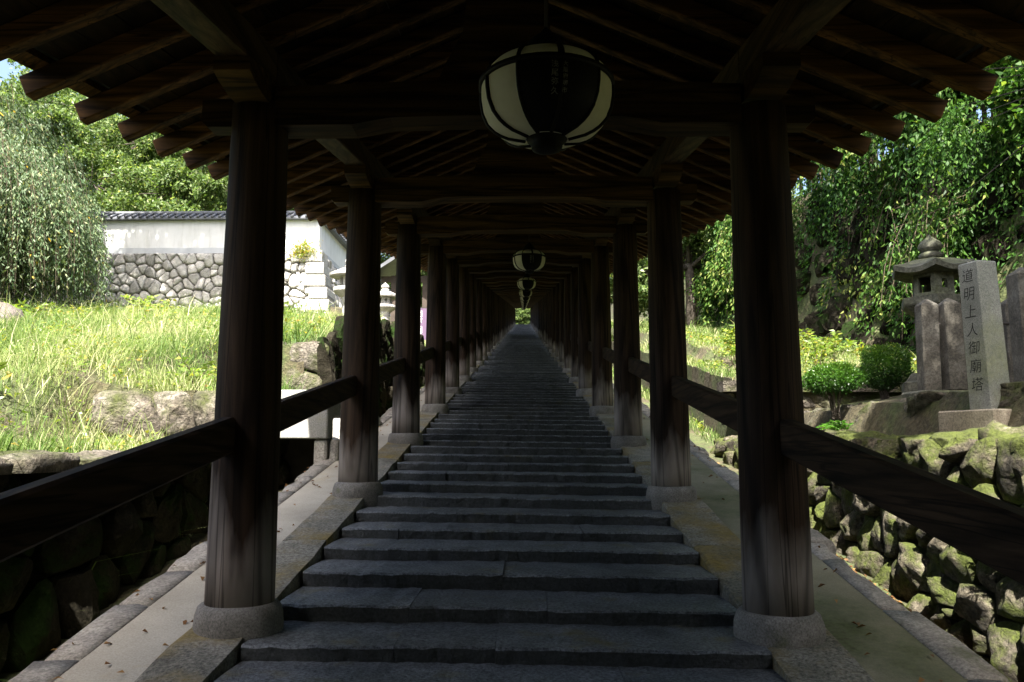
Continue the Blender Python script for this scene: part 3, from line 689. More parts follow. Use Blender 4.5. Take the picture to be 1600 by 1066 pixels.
# ------------------------------------------------------------------ granite slab bridge over the left ditch
t = thing('slab_bridge', 'pale dressed granite slab spanning the left ditch above a black opening', 'bridge')
bevel(MB().box(-3.5, -1.86, 7.72, 7.93, 1.50, 1.98).build('slab', M['granite'], t), .012)
bevel(MB().box(-3.5, -1.9, 7.93, 9.0, 1.74, 1.93).build('deck', M['granite'], t), .012)
bevel(MB().box(-2.0, -1.875, 7.76, 8.4, 1.0, 1.495).build('support_stone', M['edge'], t), .02)
bevel(MB().box(-1.855, -1.775, 7.80, 8.3, 1.2, 1.495).build('support_stone', M['edge'], t), .02)
MB().box(-3.4, -2.02, 8.5, 8.6, .7, 1.735).build('back_wall', M['core'], t)
# stepping stones by the third column on the left
for x, y, z, w_, d_, h_ in ((-1.98, 9.6, 1.62, .55, .4, .34), (-2.1, 10.3, 1.80, .6, .45, .42), (-2.15, 9.2, 1.40, .5, .35, .3)):
    r_ = stone_mesh([(0, 0), (w_, 0), (w_, d_), (0, d_)], h_, .01, random.Random(int(y * 9)), rings=((1, -.3), (1.02, .5), (1., .8), (.9, 1), (.4, 1.03)), rough=.01, crag=.04)
    ob = r_[0].build('stepping_stone', M['castle'], None, True, (x, y, z - h_ * .5)); tag(ob, {9.6: 'rough grey block stone beside the left strip, just past the third column', 10.3: 'biggest grey block stone beside the left strip, below the tall terrace wall', 9.2: 'lowest grey block stone beside the left strip, next to the slab bridge'}[y], 'stone', 'block stones beside the left strip')

# ------------------------------------------------------------------ white plaster wall on its granite rubble base (left, far)
t = thing('plaster_wall', 'white plaster wall with grey tile coping on a tall granite rubble base', 'wall')
ZB, ZT = 5.2, 7.66
MB().prism([(-24, ZB), (-6.1, ZB), (-6.55, ZT), (-24, ZT)], (0, .8, 0), (0, 25.12, 0)).build('rubble_core', M['fill'], t)
b = MB(); b.prism([(25.2, ZB), (44, ZB + 2.6), (44, ZT), (25.2, ZT)], (.8, 0, 0), (-7.4, 0, 0), (0, 1, 0), (0, 0, 1)); b.build('rubble_core', M['fill'], t)
rubble(t, (-16.4, 25.0, ZB), (1, 0, 0), (0, .06, 1), 10.2, ZT - ZB, .36, .12, .009, M['castle'], 51, keep=lambda x, y: x < 9.95 - y * .13, rings=((1., -.2), (1., .5), (.9, .88), (.55, 1.)), rough=.02, aspect=1.35, extra=.7, jag=.1)
rubble(t, (-6.3, 25.1, ZB + .1), (0, 1, 0), (-.16, 0, 1), 10, ZT - ZB - .05, .42, .10, .02, M['castle'], 52, keep=lambda x, y: x > y * .02, rings=((1., -.2), (1., .5), (.9, .88), (.55, 1.)), rough=.01, aspect=1.5)
# corner quoins
for k in range(6):
    z = ZB + .08 + k * .41; o_ = -6.2 - .16 * (z - ZB); a = .9 if k % 2 else .55
    bevel(MB().box(o_ - a, o_ + .05, 24.93, 25.2 + (.55 if k % 2 else .9), z, z + .39).build('quoin_stone', M['castle'], t), .03)
MB().box(-24, -6.68, 25.28, 25.62, ZT, 7.89).build('plinth_band', M['plaster_band'], t)
MB().box(-24, -6.7, 25.30, 25.60, 7.89, 8.84).build('plaster_face', M['plaster'], t)
MB().box(-7.04, -6.68, 25.625, 44, ZT, 7.89).build('plinth_band', M['plaster_band'], t)
MB().box(-7.02, -6.7, 25.605, 44, 7.89, 8.84).build('plaster_face', M['plaster'], t)
def coping(parent, p0, d, L, nrm):
    """tiled coping: rolls across a small gable, direction d, starting p0 (centre line, underside)"""
    d = Vector(d); nrm = Vector(nrm); p0 = Vector(p0)
    MB().prism([(-.36, 0), (.36, 0), (.36, .05), (0, .24), (-.36, .05)], d * L, p0, nrm, (0, 0, 1)).build('coping', M['tile'], parent)
    nroll = int(L / .24); me = {}
    b1 = MB().tube([nrm * -.40 + Vector((0, 0, .065)), Vector((0, 0, .275))], .045, 6).mesh('coping_tile', M['tile'], True)
    b2 = MB().tube([nrm * .40 + Vector((0, 0, .065)), Vector((0, 0, .275))], .045, 6).mesh('coping_tile', M['tile'], True)
    for i in range(nroll): put(b1, 'coping_tile', parent, p0 + d * (.12 + .24 * i))
    for i in range(0, nroll, 1):
        if i % 3 == 0 and 0: put(b2, 'coping_tile', parent, p0 + d * (.12 + .24 * i))
    b = MB(); b.tube([p0 + Vector((0, 0, .30)), p0 + d * L + Vector((0, 0, .30))], .07, 8); b.build('coping_ridge', M['tile'], parent, True)
coping(t, (-24, 25.45, 8.82), (1, 0, 0), 17.3, (0, 1, 0))
coping(t, (-6.86, 25.45, 8.80), (0, 1, 0), 18.4, (-1, 0, 0))
# store-house behind the return wall and hall roof behind the wall
t = thing('storehouse', 'white plastered storehouse with dark posts and tiled roof beyond the return wall', 'building', (-9.6, 34, 6.2))
MB().box(-2.2, 2.2, -2, 5, 0, 5.2).build('wall', M['plaster'], t)
for x in (-2.2, 0, 2.1): MB().box(x - .1, x + .1, -2.06, -1.9, 0, 5.2).build('post', M['darkwood'], t)
MB().box(2.15, 2.26, -1.9, -1.7, 0, 5.2).build('post', M['darkwood'], t); MB().box(2.15, 2.26, 1.2, 1.4, 0, 5.2).build('post', M['darkwood'], t)
MB().prism([(-3.2, 5.0), (3.2, 5.0), (3.2, 5.15), (0, 7.2), (-3.2, 5.15)], (0, 8.4, 0), (0, -2.8, 0)).build('roof', M['tile'], t)
for i in range(14):
    for s in (-1, 1): MB().tube([(s * 3.2, -2.6 + .6 * i, 5.2), (0, -2.6 + .6 * i, 7.25)], .08, 6).build('roof_tile', M['tile'], t, True)
t = thing('temple_hall', 'low hall with dark tiled roof half hidden by trees behind the white wall', 'building', (-15, 32, 6.2))
MB().box(-4, 3, 0, 5, 0, 2.6).build('wall', M['plaster'], t)
for x in (-4, -2.2, -.4, 1.4, 2.9): MB().box(x - .09, x + .09, -.06, .05, 0, 2.6).build('post', M['darkwood'], t)
MB().prism([(-.9, 2.5), (5.9, 2.5), (5.9, 2.65), (2.5, 4.6), (-.9, 2.65)], (8.6, 0, 0), (-4.8, 0, 0), (0, 1, 0), (0, 0, 1)).build('roof', M['tile'], t)
for i in range(28): MB().tube([(-4.6 + .3 * i, -.9, 2.68), (-4.6 + .3 * i, 2.5, 4.65)], .07, 6).build('roof_tile', M['tile'], t, True)
# gate roof end seen between the columns on the left
t = thing('gate_roof', 'dark tiled gable end of a small gate beside the corridor', 'gate', (-3.55, 24.5, S * 24.5 + .4))
for x in (-.5, .5): MB().box(x - .08, x + .08, -.08, .08, -.3, 2.3).build('post', M['darkwood'], t)
MB().box(-.9, .9, -.07, .07, 2.1, 2.28).build('lintel', M['darkwood'], t)
MB().prism([(-.95, 2.28), (0, 2.9), (.95, 2.28), (.95, 2.38), (0, 3.05), (-.95, 2.38)], (0, 1.6, 0), (0, -.8, 0)).build('roof', M['tile'], t)
# banner
t = thing('cloth_banner', 'purple hanging banner with white lettering on a thin pole by the corridor', 'banner', (-2.78, 21.0, S * 21 + .15), math.radians(6))
MB().tube([(.24, 0, -.4), (.24, 0, 1.55)], .014, 8).build('pole', M['iron'], t)
MB().tube([(-.25, 0, 1.5), (.25, 0, 1.5)], .009, 6).build('crossbar', M['iron'], t)
bn = MB().box(-.2, .225, -.004, .004, .62, 1.48).build('cloth', M['banner'], t)
for ch, z in (('務', 1.33), ('所', 1.16), ('・', 1.03), ('納', .92), ('堂', .77)):
    text_mesh('writing', ch, .19, M['whiteink'], bn, (.02, -.008, z), (math.pi / 2, 0, 0))
MB().box(-.06, .02, -.010, -.007, .645, .70).build('seal', M['redink'], bn)

# ------------------------------------------------------------------ stone lanterns
def ngon(n, r, z, a=0): return [(r * math.cos(a + 2 * math.pi * i / n), r * math.sin(a + 2 * math.pi * i / n), z) for i in range(n)]
def loft(b, rings):
    n = len(rings[0]); o = len(b.v); b.v += [p for r_ in rings for p in r_]
    for k in range(len(rings) - 1):
        for i in range(n): b.f.append((o + k * n + i, o + k * n + (i + 1) % n, o + (k + 1) * n + (i + 1) % n, o + (k + 1) * n + i))
    b.f.append(tuple(o + i for i in range(n))[::-1]); b.f.append(tuple(o + (len(rings) - 1) * n + i for i in range(n))); return b
def stone_lantern(name, label, loc, rz, H, mat, mat2, round_=False, group=None):
    t = thing(name, label, 'stone lantern', loc, rz, group); k = H / 1.6; n = 24 if round_ else 6
    b = MB(); loft(b, [ngon(6, .40 * k, -.1), ngon(6, .40 * k, .10 * k), ngon(6, .36 * k, .12 * k), ngon(6, .30 * k, .20 * k)]); b.build('base', mat2, t)
    MB().lathe([(.19 * k, .19 * k), (.17 * k, .28 * k), (.145 * k, .42 * k), (.15 * k, .52 * k), (.145 * k, .62 * k), (.16 * k, .74 * k), (.18 * k, .80 * k)], 20).build('shaft', mat, t, True)
    b = MB(); loft(b, [ngon(n, .17 * k, .78 * k), ngon(n, .24 * k, .83 * k), ngon(n, .33 * k, .90 * k), ngon(n, .34 * k, .92 * k), ngon(n, .34 * k, .985 * k), ngon(n, .25 * k, 1.0 * k)]); pf = b.build('platform', mat, t)
    # firebox: six corner posts and panels with openings
    b = MB(); r0 = .215 * k; z0, z1 = .995 * k, 1.235 * k
    fb = bpy.data.objects.new('firebox', None)
    c6 = [Vector(p) for p in ngon(6, r0, 0)]
    fbm = MB()
    for i in range(6):
        a, c = c6[i], c6[(i + 1) % 6]; d = (c - a); inn = -(a + c).normalized() * .045 * k
        def seg(u0, u1, w0, w1): fbm.para(a + d * u0 + Vector((0, 0, z0 + (z1 - z0) * w0)), d * (u1 - u0), inn, (0, 0, (z1 - z0) * (w1 - w0)))
        seg(0, .2, 0, 1); seg(.8, 1, 0, 1)
        if i % 3 == 0: seg(.2, .8, 0, .16); seg(.2, .8, .86, 1)
        else: seg(.2, .8, 0, .34); seg(.2, .8, .72, 1); seg(.2, .36, .34, .72); seg(.64, .8, .34, .72)
    fbo = fbm.build('firebox', mat, t)
    # roof with lifted corners
    b = MB(); nn = 6 if not round_ else 24; seg_ = 36 if not round_ else 24
    def ringr(rc, re, z, lift):
        out = []
        for i in range(36):
            a = 2 * math.pi * i / 36; s_ = (i % 6) / 6; q = abs(s_ - 0.0); q = min(s_, 1 - s_) * 2      # 0 at corners,1 mid edge
            rr = rc * math.cos(math.pi / 6) / math.cos((a % (math.pi / 3)) - math.pi / 6) if not round_ else rc
            out.append((rr * math.cos(a), rr * math.sin(a), z + lift * (1 - q) ** 2 * (0 if round_ else 1)))
        return out
    loft(b, [ringr(.20 * k, 0, 1.235 * k, 0), ringr(.42 * k, 0, 1.225 * k, .05 * k), ringr(.43 * k, 0, 1.275 * k, .06 * k), ringr(.33 * k, 0, 1.32 * k, .03 * k), ringr(.20 * k, 0, 1.385 * k, .01 * k), ringr(.11 * k, 0, 1.41 * k, 0)])
    b.build('roof', mat, t)
    MB().lathe([(.06 * k, 1.40 * k), (.115 * k, 1.42 * k), (.12 * k, 1.455 * k), (.085 * k, 1.485 * k), (.07 * k, 1.49 * k), (.11 * k, 1.51 * k), (.122 * k, 1.55 * k), (.10 * k, 1.59 * k), (.055 * k, 1.625 * k), (.02 * k, 1.66 * k), (.004 * k, 1.68 * k)], 20).build('finial', mat, t, True)
    return t
stone_lantern('stone_lantern', 'dark six-sided stone lantern with lifted roof corners behind stone fence posts', (4.42, 8.3, 1.98), math.radians(8), 1.62, M['lantern_stone'], M['lantern_stone'])
stone_lantern('stone_lantern', 'pale slender stone lantern with round platform on a brown pedestal, farther up the left bank', (-3.75, 21.3, 4.3), .3, 1.5, M['lantern_pale'], M['pedestal'], True)
stone_lantern('stone_lantern', 'pale stone lantern with broad roof half hidden by the second left column', (-3.85, 17.4, 3.85), .1, 1.75, M['lantern_pale'], M['pedestal'], True)
for x, y, z, w_ in ((-3.75, 21.3, 4.3, 1.0), (-3.85, 17.4, 3.85, 1.1)):
    r_ = stone_mesh([(0, 0), (w_, 0), (w_, w_), (0, w_)], .75, .01, random.Random(3), rings=((1.05, -.1), (1.04, .3), (.98, .8), (.9, 1), (.4, 1.0)), rough=.02, crag=.05)
    ob = r_[0].build('pedestal_rock', M['pedestal'], None, True, (x, y, z - .74)); tag(ob, 'brown rock under the slender pale lantern with the round platform' if y > 20 else 'brown rock under the pale lantern with the broad roof', 'rock', 'rocks under the pale lanterns')

# ------------------------------------------------------------------ stone fence and stele on the right terrace
t = thing('stone_fence', 'weathered purple-grey stone posts joined by iron rods around the dark lantern', 'fence')
bevel(MB().box(3.62, 6.2, 7.12, 7.5, 1.55, 1.93).build('sill', M['lantern_stone'], t), .02)
FP = [(3.80, 7.30), (4.00, 7.24), (4.24, 7.6), (4.62, 7.36), (4.83, 7.34), (5.2, 7.34)]
def fpost(h, s_):
    b = MB(); loft(b, [[(-s_, -s_, 0), (s_, -s_, 0), (s_, s_, 0), (-s_, s_, 0)], [(-s_, -s_, h), (s_, -s_, h), (s_, s_, h), (-s_, s_, h)], [(-.01, -.01, h + .06), (.01, -.01, h + .06), (.01, .01, h + .06), (-.01, .01, h + .06)]]); return b
for i, (x, y) in enumerate(FP):
    o = bevel(fpost(.78 + random.uniform(-.02, .05), .078).build('post', M['fence_stone'], t, False, (x, y, 1.93)), .012); o.rotation_euler = (random.uniform(-.02, .02), random.uniform(-.02, .02), random.uniform(-.05, .05))
for z in (2.55,):
    MB().tube([(3.86, 7.28, z), (5.9, 7.30, z + .02)], .013, 8).build('rod', M['iron'], t)
tag(bevel(fpost(1.1, .085).build('stone_post', M['fence_stone'], None, False, (4.12, 6.35, 1.72)), .012), 'tall separate stone post at the corner of the terrace beyond the inscribed stele', 'stone post')
st = thing('inscribed_stele', 'square granite stele with vertical black inscription on a tan block base', 'stele', (3.16, 5.28, 1.48), math.radians(-74))
bevel(MB().box(-.22, .24, -.23, .23, .0, .19).build('base', M['stele_base'], st), .01)
b = MB(); a0, a1, HH = .089, .081, 1.0
loft(b, [[(-a0, -a0, 0), (a0, -a0, 0), (a0, a0, 0), (-a0, a0, 0)], [(-a1, -a1, HH), (a1, -a1, HH), (a1, a1, HH), (-a1, a1, HH)], [(-.02, -.02, HH + .018), (.02, -.02, HH + .018), (.02, .02, HH + .018), (-.02, .02, HH + .018)]])
sh = bevel(b.build('shaft', M['stele'], st, False, (0, 0, .185)), .006); sh.rotation_euler = (0, math.radians(-1.0), 0)
sh.rotation_euler = (math.radians(1.5), 0, 0)
for q, ch in enumerate('道明上人御廟塔'):
    z = .905 - q * .122
    text_mesh('inscription', ch, .098, M['ink'], sh, (-.008, -(a0 + (a1 - a0) * z / HH) - .0015, z), (math.pi / 2 - .009, 0, 0), .14, -.0006)

# ------------------------------------------------------------------ grass and plants
def terr(P): return np.array([tz(x, y) for x, y in P])
def grass_area(name, label, x0, x1, y0, y1, n, h0, h1, wd, mat=None, hide=None, yel=.5):
    P = np.stack([rng.uniform(x0, x1, n), rng.uniform(y0, y1, n)], 1)
    # clump: drop by noise
    nz = np.array([mnoise.noise((x * .8, y * .8, 3)) + .6 * mnoise.noise((x * 2.6, y * 2.6, 9)) for x, y in P])
    keep = nz > rng.uniform(-.85, .5, n)
    if hide: keep &= np.array([not hide(x, y) for x, y in P])
    P = P[keep]; nz = nz[keep]; n = len(P); z = terr(P)
    H = rng.uniform(h0, h1, n) * (1 + .55 * np.clip(nz, -.8, .9))
    pt = np.array([mnoise.noise((x * .5 + 7, y * .5, 1)) for x, y in P])
    rnd = np.clip(rng.beta(2, 3, n) * .85 + .5 * pt + .1 * (yel - .5) + (rng.uniform(0, 1, n) < .13) * .5, 0, 1); H = H * np.where(rng.uniform(0, 1, n) < .06, 1.9, 1.0)
    o = blades(name, np.column_stack([P, z - .01]), H, rng.uniform(.5, 1.3, n) * wd, rng.uniform(.15, 1.5, n), rnd, mat or M['grass'])
    return tag(o, label, 'grass', kind='stuff')
grass_area('grass', 'tall wispy grass on the near left bank', -7.5, -2.62, 3.0, 10, 60000, .10, .33, .0070)
grass_area('grass', 'sunlit grass on the left slope up to the stone base', -15.5, -2.75, 9.8, 24.8, 100000, .13, .36, .012, hide=lambda x, y: y > 16 and x > -4.6)
grass_area('grass', 'short grass on the weedy bank at the right', 2.6, 6.2, 10.5, 17, 22000, .06, .18, .010, hide=lambda x, y: x > xcliff(y) + .3)
grass_area('grass', 'grass patch far up beside the corridor on the right', 2.5, 7, 17, 40, 20000, .12, .3, .02, hide=lambda x, y: x > xcliff(y) + .3)
grass_area('grass', 'grass beside the corridor farther up on the left', -5, -2.5, 22, 45, 12000, .12, .3, .02)
def groundleaf(label, x0, x1, y0, y1, n, size, hmax, hide=None):
    P = np.stack([rng.uniform(x0, x1, n), rng.uniform(y0, y1, n)], 1); nz = np.array([mnoise.noise((x * 1.1, y * 1.1, 33)) + .5 * mnoise.noise((x * 3.3, y * 3.3, 3)) for x, y in P]); k = nz > rng.uniform(-.1, .6, n)
    if hide: k &= np.array([not hide(x, y) for x, y in P])
    P = P[k]; nz = nz[k]; n = len(P); D = rng.normal(size=(n, 3)); D[:, 2] = D[:, 2] * .4 + .1
    o = leaves('ground_weeds', np.column_stack([P, terr(P) + rng.uniform(0, 1, n) * hmax * (.4 + nz)]), D, rng.uniform(.5, 1.4, n) * size, rng.uniform(.35, .6, n) * size, np.clip(rng.normal(.35, .25, n) + .25 * nz, 0, 1), M['weed'])
    return tag(o, label, 'weeds', kind='stuff')
groundleaf('broad-leaved weeds mixed into the near left grass', -7.5, -2.65, 3.2, 10, 26000, .05, .26)
groundleaf('broad-leaved weeds mixed into the left slope', -15.5, -2.8, 10, 24.8, 42000, .075, .3, lambda x, y: y > 16 and x > -4.6)
groundleaf('low weeds over the right bank', 2.7, 6.4, 10.6, 17, 24000, .06, .22, lambda x, y: x > xcliff(y) + .2)
def weedy(name, label, spots, mat, group, size=.06, n=60, h=.3, spread=.22, cat='plant'):
    for (x, y) in spots:
        z = tz(x, y); t = thing(name, label, cat, (x, y, z), rng.uniform(0, 6), group); b = MB(); P = []; D = []
        for k in range(7):
            a = rng.uniform(0, 6.28); e = Vector((math.cos(a) * spread * rng.uniform(.4, 1), math.sin(a) * spread * rng.uniform(.4, 1), h * rng.uniform(.6, 1.1)))
            mid = Vector((e.x * .35, e.y * .35, e.z * .6)); b.tube([(0, 0, -.02), mid, e], [.005, .004, .002], 4)
            for q in range(n // 7):
                u = rng.uniform(.3, 1); p = (mid * (1 - (u - .5) * 2) + e * ((u - .5) * 2)) if u > .5 else mid * (u * 2)
                P.append(p); aa = rng.uniform(0, 6.28); D.append((math.cos(aa), math.sin(aa), rng.uniform(-.2, .5)))
        b.build('stem', M['twig'], t)
        nn = len(P); leaves('foliage', np.array([tuple(p) for p in P]), np.array(D), rng.uniform(.7, 1.3, nn) * size, rng.uniform(.35, .5, nn) * size, np.clip(rng.normal(.38, .24, nn), 0, 1), M[mat], t)
weedy('leafy_weed', 'young broad-leaved weed with yellow-green leaves in the grass of the near left bank', [(-3.9, 5.3), (-4.1, 5.8), (-3.6, 5.0), (-4.4, 6.3), (-3.2, 8.2), (-3.5, 8.6), (-3.0, 7.3)], 'weed', 'leafy weeds in the near left grass', .085, 70, .34, .25)
weedy('leafy_weed', 'yellowing low weed in the grass slope below the white wall', [(-10.5, 19), (-9.4, 21), (-8.5, 22), (-7.2, 15), (-8.0, 16), (-11.5, 20.5), (-6.2, 21), (-9.0, 14)], 'weed', 'yellow weeds on the left slope', .12, 130, .5, .6)
weedy('leafy_weed', 'reddish yellow low weed on the bank behind the clipped bushes', [(4.4, 11.6), (4.9, 12.3), (4.0, 12.6), (5.1, 11.3), (3.6, 13.5), (4.3, 14), (5.3, 13), (3.9, 11.3), (4.7, 13.3), (3.3, 12.2)], 'weed', 'weeds on the right bank', .085, 140, .42, .4)
weedy('wall_fern', 'small bright green fern growing out of the mossy wall', [], 'leaf_m', None)
for (x, y, z), lab in (((2.52, 4.0, .98), 'bright green fern sprouting from the sunlit mossy wall'), ((2.95, 7.2, 1.55), 'low green fern at the foot of the grey boulders')):
    t = thing('fern', lab, 'fern', (x, y, z)); P = []; D = []
    st_ = MB()
    for k in range(8):
        a = math.radians(110 + k * 22); e = Vector((math.cos(a), math.sin(a) * 1.0, rng.uniform(.1, .6))) * rng.uniform(.14, .24); st_.tube([(0, 0, 0), e * .5 + Vector((0, 0, .03)), e], .003, 4)
        for q in range(14):
            u = .2 + .8 * q / 14
            for s in (-1, 1): P.append(e * u + Vector((0, 0, .03 * math.sin(u * 3.1)))); D.append(tuple(Vector((-e.y, e.x, 0)).normalized() * s + e.normalized() * .5))
    st_.build('stem', M['twig'], t); nn = len(P)
    leaves('frond', np.array([tuple(p) for p in P]), np.array(D), np.full(nn, .05), np.full(nn, .016), rng.uniform(.4, 1, nn), M['leaf_m'], t)
# clipped bushes
def bush(label, x, y, z, rx, rz_, zc, n, leg):
    t = thing('clipped_bush', label, 'bush', (x, y, z)); b = MB()
    for k in range(14):
        a = rng.uniform(0, 6.28); q = rng.uniform(.2, .8); e = (rx * q * math.cos(a), rx * q * math.sin(a), zc + rng.uniform(-.2, .4) * rz_)
        b.tube([(rng.uniform(-.04, .04), rng.uniform(-.04, .04), -.05), (e[0] * .4, e[1] * .4, zc * .5), e], [.013, .009, .004], 5)
    b.build('stem', M['bark'], t)
    d = unit(rng.normal(size=(n, 3))); r_ = rng.uniform(0, 1, n) ** .22; P = d * r_[:, None] * np.array([rx, rx, rz_]); P[:, 2] = np.where(P[:, 2] < 0, P[:, 2] * .8, P[:, 2]) + zc
    lump = np.array([1 + .5 * mnoise.noise((p[0] * 4.5 + rx * 50, p[1] * 4.5, p[2] * 4.5)) + .12 * mnoise.noise((p[0] * 21, p[1] * 21, p[2] * 21)) for p in P]); P[:, :2] *= lump[:, None]; P[:, 2] = zc + (P[:, 2] - zc) * (lump * .5 + .5); sh_ = rng.uniform(0, 1, n) < .03; P[sh_] += d[sh_] * rng.uniform(0, .07, (int(sh_.sum()), 1))
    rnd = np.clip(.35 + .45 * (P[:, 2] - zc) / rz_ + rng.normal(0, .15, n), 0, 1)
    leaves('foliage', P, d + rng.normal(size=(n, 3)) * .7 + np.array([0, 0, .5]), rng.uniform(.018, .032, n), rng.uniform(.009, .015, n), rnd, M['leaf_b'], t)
bush('flat-topped clipped bush with bare stems in full sun beside the right column', 3.10, 7.75, 1.74, .27, .17, .33, 9000, .2)
bush('round clipped bush darker below beside the stone fence', 4.42, 9.55, 1.98, .31, .30, .36, 14000, .1)

# ------------------------------------------------------------------ trees
def tree(label, base, H, clumps, mat, leaf, nper, group=None, trunk_r=.16, name='tree', cat='tree', droop=.35, sub=14, flat=.75):
    t = thing(name, label, cat, base, 0, group); b = MB()
    fork = Vector((0, 0, H * .35)); b.tube([(0, 0, -.3), (.05, .03, H * .18), fork], [trunk_r * 1.25, trunk_r, trunk_r * .8], 9); b.build('trunk', M['bark'], t, True)
    lb = MB(); P = []
    for (cx, cy, cz, r_) in clumps:
        c = Vector((cx, cy, cz)); mid = fork.lerp(c, .5) + Vector((rng.uniform(-.3, .3), rng.uniform(-.3, .3), rng.uniform(0, .4)))
        lb.tube([fork - Vector((0, 0, .15)), mid, c], [trunk_r * .5, trunk_r * .3, trunk_r * .1], 6)
        for s in range(sub):
            d = Vector(rng.normal(size=3)).normalized() * r_ * rng.uniform(.45, 1.0); d.z *= flat; q = c + d
            lb.tube([c.lerp(q, .15), c.lerp(q, .6) + Vector((0, 0, .1)), q], [trunk_r * .12, trunk_r * .07, trunk_r * .03], 4)
            sr = r_ * rng.uniform(.22, .42); m_ = nper // sub
            dd = rng.normal(size=(m_, 3)); dd = unit(dd) * (rng.uniform(0, 1, (m_, 1)) ** .5) * sr * np.array([1.15, 1.15, .6]); P.append(dd + np.array(q))
    lb.build('limb', M['bark'], t, True); P = np.concatenate(P); n = len(P)
    D = rng.normal(size=(n, 3)); D[:, 2] -= droop
    leaves('crown', P, D, rng.uniform(.7, 1.3, n) * leaf, rng.uniform(.4, .6, n) * leaf, np.clip(rng.normal(.5, .25, n), 0, 1), M[mat], t)
    return t
def rclumps(k, rx, ry, z0, z1, r0, r1): return [(rng.uniform(-rx, rx), rng.uniform(-ry, ry), rng.uniform(z0, z1), rng.uniform(r0, r1)) for _ in range(k)]
G = 'broad trees behind the white wall'
for i, (x, y, H, k, lab) in enumerate(((-9.5, 31, 6.5, 7, 'bright green bushy tree behind the right end of the white wall'), (-13.5, 31.5, 8.5, 9, 'spreading green tree with dark limbs above the middle of the white wall'),
                                 (-19, 32, 9.5, 10, 'tall pale green tree behind the left end of the white wall'), (-25, 33, 11, 10, 'tall tree rising above the weeping tree'),
                                 (-17, 42, 13, 12, 'highest tree at the back of the compound'), (-30, 45, 14, 12, 'dense tall tree at the far left of the compound'), (-10, 44, 11, 10, 'tree rising above the storehouse'), (-31, 31, 12, 11, 'wide tree at the outer left end of the compound'), (-22, 38, 13, 11, 'broad pale tree behind the hall roof'))):
    tree(lab, (x, y, tz(x, y)), H, rclumps(k, H * .33, H * .28, H * .35, H * .95, H * .16, H * .26), 'leaf_a', .17 if y < 40 else .26, 3600, G, .2)
# weeping tree on the left
def weeping(label, base, R, H, n_str, leaf):
    t = thing('weeping_tree', label, 'tree', base); b = MB(); b.tube([(0, 0, -.3), (.1, 0, H * .3), (0, .1, H * .62), (.1, 0, H * .8)], [.28, .22, .16, .1], 9); b.build('trunk', M['bark'], t, True)
    lb = MB(); P = []; D = []
    for k in range(n_str):
        a = rng.uniform(0, 6.283); q = math.sqrt(rng.uniform(.02, 1)); Rr = R * (1 + .25 * mnoise.noise((math.cos(a) * 2, math.sin(a) * 2, R))); top = Vector((math.cos(a) * Rr * q * .85, math.sin(a) * R * q * .85, H * (1 - .42 * q * q) * rng.uniform(.62, 1.0)))
        out = Vector((math.cos(a), math.sin(a), 0)) * R * rng.uniform(.1, .28); Ld = rng.uniform(.35, .9) * top.z
        if k % 5 == 0: lb.tube([(0, 0, H * .62), top * .55 + Vector((0, 0, H * .35)), top], [.05, .03, .012], 5)
        pts = [top, top + out * .6 + Vector((0, 0, .08)), top + out - Vector((0, 0, Ld * .3)), top + out * 1.15 - Vector((0, 0, Ld))]
        if k % 2 == 0: lb.tube(pts, .006, 3, False)
        m_ = 58
        for s in range(m_):
            u = s / m_ * 3; i = min(2, int(u)); f = u - i; p = pts[i].lerp(pts[i + 1], f); P.append((p.x + rng.normal() * .06, p.y + rng.normal() * .06, p.z + rng.normal() * .03)); D.append((out.x * .5 + rng.normal() * .5, out.y * .5 + rng.normal() * .5, -1.0))
    lb.build('branch', M['twig'], t, True); n = len(P)
    leaves('crown', np.array(P), np.array(D), rng.uniform(.7, 1.3, n) * leaf, rng.uniform(.25, .38, n) * leaf, np.where(rng.uniform(0, 1, n) < .004, 1, np.clip(rng.normal(.5, .26, n), 0, .96)), M['leaf_w'], t, droop=.1)
weeping('big weeping tree with trailing pale green twigs on the left slope', (-12.9, 17.2, tz(-12.9, 17.2)), 2.75, 4.7, 1500, .105)
weeping('second weeping tree with fine drooping twigs behind the first', (-16.5, 21.5, tz(-16.5, 21.5)), 4.0, 7.5, 900, .15)
r_ = stone_mesh([(0, 0), (.65, 0), (.7, .55), (.1, .55)], .55, .01, random.Random(3), rings=((1.05, -.1), (1.04, .3), (.9, .75), (.6, 1), (.3, 1.05)), rough=.03, crag=.08)
tag(r_[0].build('field_boulder', M['pedestal'], None, True, (-8.6, 12.7, tz(-8.6, 12.7) - .05)), 'brown boulder lying in the grass under the weeping tree', 'boulder')
t = thing('wall_shrub', 'small bright shrub growing on the corner of the granite base', 'shrub', (-7.1, 24.9, 7.5)); n = 900
P = rng.normal(size=(n, 3)) * np.array([.22, .1, .16]) + np.array([0, 0, .2]); leaves('foliage', P, rng.normal(size=(n, 3)) + np.array([0, -.3, .8]), rng.uniform(.08, .16, n), rng.uniform(.02, .035, n), rng.uniform(.3, 1, n), M['weed'], t)
MB().tube([(0, .1, -.1), (0, 0, .15), (.1, 0, .4)], [.015, .01, .004], 5).build('stem', M['twig'], t)

